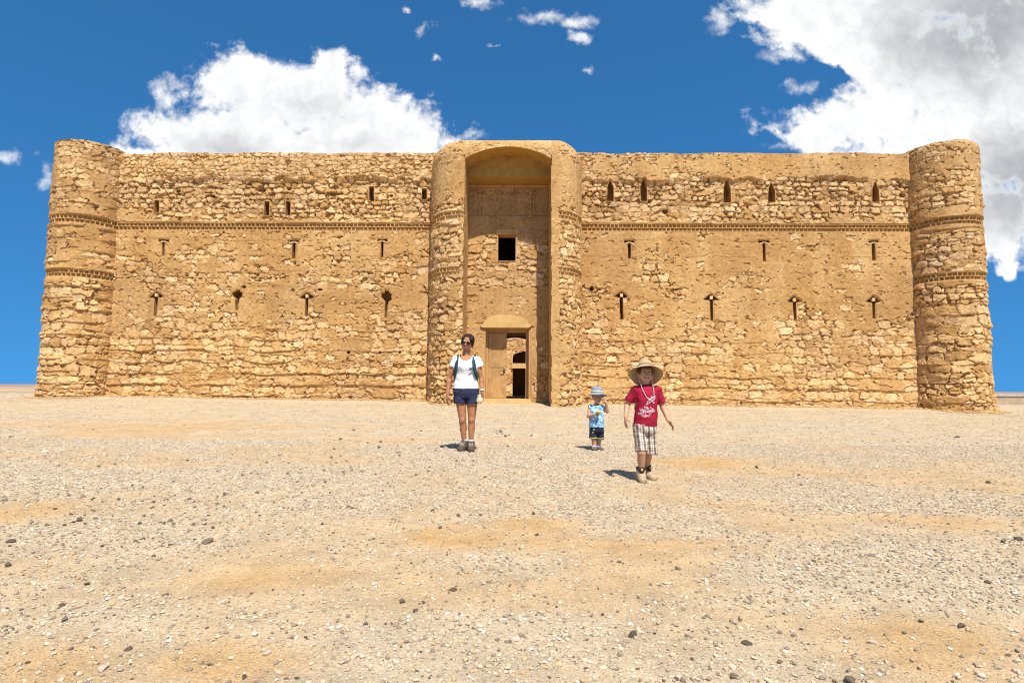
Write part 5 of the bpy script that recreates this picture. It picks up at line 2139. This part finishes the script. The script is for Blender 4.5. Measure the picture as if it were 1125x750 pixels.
ht.e(bm, (0, .10, .16), (.35, .40, .365), None, 20)
finish(bm, 'hair', M_HAIR_K, to, .006, 2, .002, 70)


def blue_mat():
    m, k, bs = new_mat('blue_print_cotton')
    co = k.n('ShaderNodeTexCoord').outputs['Object']
    nz = k.noise(co, 16, 3, .6)
    c = k.mix(k.smooth(nz, .46, .56), (0.085, 0.26, 0.46), (0.34, 0.55, 0.72))
    nz2 = k.noise(k.vmath('ADD', co, (3, 5, 1)), 26, 2, .5)
    c = k.mix(k.smooth(nz2, .60, .66), c, (0.72, 0.80, 0.84))
    k.link(c, bs.inputs['Base Color'])
    bs.inputs['Roughness'].default_value = .85
    return m


bm = bmesh.new()
loft(bm, [(.335, .0, .004, .108, .098), (.40, 0, .002, .107, .098), (.48, 0, -.002, .105, .097), (.56, 0, -.002, .100, .088), (.62, .002, .004, .092, .070), (.648, .003, .008, .060, .050)])
for s in (-1, 1):
    cap_mesh(bm, (s * .055, .005, .622), (s * .098, .003, .598), .042, .047, 14, True)
vest = finish(bm, 'vest', blue_mat(), to, .005, 2, .004, 20)
project_strokes(vest, [([(.030, .405), (.042, .412), (.052, .405)], .007)], 'vest_print', mat('black_print', (.02, .02, .025), .8, .1, 60), vest)
M_DK = mat('dark_blue_cotton', (0.018, 0.022, 0.042), .85, .2, 50, .2, 260)
bm = bmesh.new()
loft(bm, [(.27, .002, .01, .098, .09), (.33, .002, .008, .102, .093), (.36, .001, .006, .096, .088)])
cap_mesh(bm, (-.044, .005, .30), (-.048, -.005, .175), .058, .062, 16, True)
cap_mesh(bm, (.048, .01, .30), (.050, .025, .165), .058, .062, 16, True)
tsh = finish(bm, 'shorts', M_DK, to, .005, 2, .004, 20)
M_LIME = mat('lime_piping', (.52, .58, .13), .8, .1, 60)
project_strokes(tsh, [([(-.100, .190), (-.048, .186), (.000, .192)], .005), ([(.004, .182), (.05, .176), (.100, .184)], .005), ([(-.048, .318), (-.050, .300)], .010), ([(-.054, .278), (-.056, .255)], .012)], 'shorts_trim', M_LIME, tsh)
M_SAND = mat('grey_sandal', (0.10, 0.085, 0.075), .8, .2, 50)
for ax, ay, tx_, ty_ in ((-.036, .0, -.05, -1), (.030, .05, .5, -1)):
    bm = bmesh.new()
    cap_mesh(bm, (ax, ay, .05), (ax, ay, .085), .033, .032, 14, True)
    finish(bm, 'sock', M_SOCK, to, .006, 1)
    bm = bmesh.new()
    boot(bm, (ax, ay), (tx_, ty_), .135, .066, .058, .06)
    b_ = finish(bm, 'shoe', M_SAND, to, .005, 2)
    bm = bmesh.new()
    sole(bm, (ax, ay), (tx_, ty_), .140, .066, .014)
    finish(bm, 'sole', M_SOLE, b_)
    t_ = Vector((tx_, ty_, 0)).normalized()
    bm = bmesh.new()
    for k_ in (.25, .42):
        c_ = Vector((ax, ay, .064 - .045 * k_)) + t_ * .135 * k_
        s_ = Vector((-t_.y, t_.x, 0)) * .026
        cap_mesh(bm, c_ - s_, c_ + s_, .006, .006, 8)
    finish(bm, 'shoe_strap', M_LACE, b_)
M_GHAT = mat('grey_blue_cotton', (0.235, 0.255, 0.262), .85, .12, 40, .2, 240)
bm = hat_mesh([(0, .108), (.040, .107), (.066, .094), (.078, .06), (.083, .018), (.088, .006), (.110, -.004), (.140, -.018)],
              lambda r, q_: .008 * math.cos(2 * q_ + 1.2) * max(0, (r - .085) / .05), .004)
h2 = finish(bm, 'sun_hat', M_GHAT, to)
h2.location = ht.p(0, .06, .275)
h2.rotation_euler = (R(-7), R(3), 0)
bm = bmesh.new()
loft(bm, [(.014, 0, 0, .0860, .0860), (.040, 0, 0, .0830, .0830)], 36, 2.0)
finish(bm, 'hat_band', mat('pale_hat_band', (.46, .47, .44), .8, .1, 40), h2)
sn = empty('snack', to.location)
tag(sn, 'small yellow snack held up in the hand of the toddler', 'snack')
bm = bmesh.new()
ell(bm, (.010, -.165, .560), (.030, .022, .026))
finish(bm, 'yellow_fruit', mat('yellow_fruit_skin', (.70, .44, .06), .5, .15, 60), sn, .006, 1, .003, 50)
bm = bmesh.new()
cap_mesh(bm, (.000, -.160, .535), (-.006, -.158, .505), .020, .014, 12)
finish(bm, 'peel', mat('brown_peel', (.22, .11, .03), .6, .15, 60), sn)
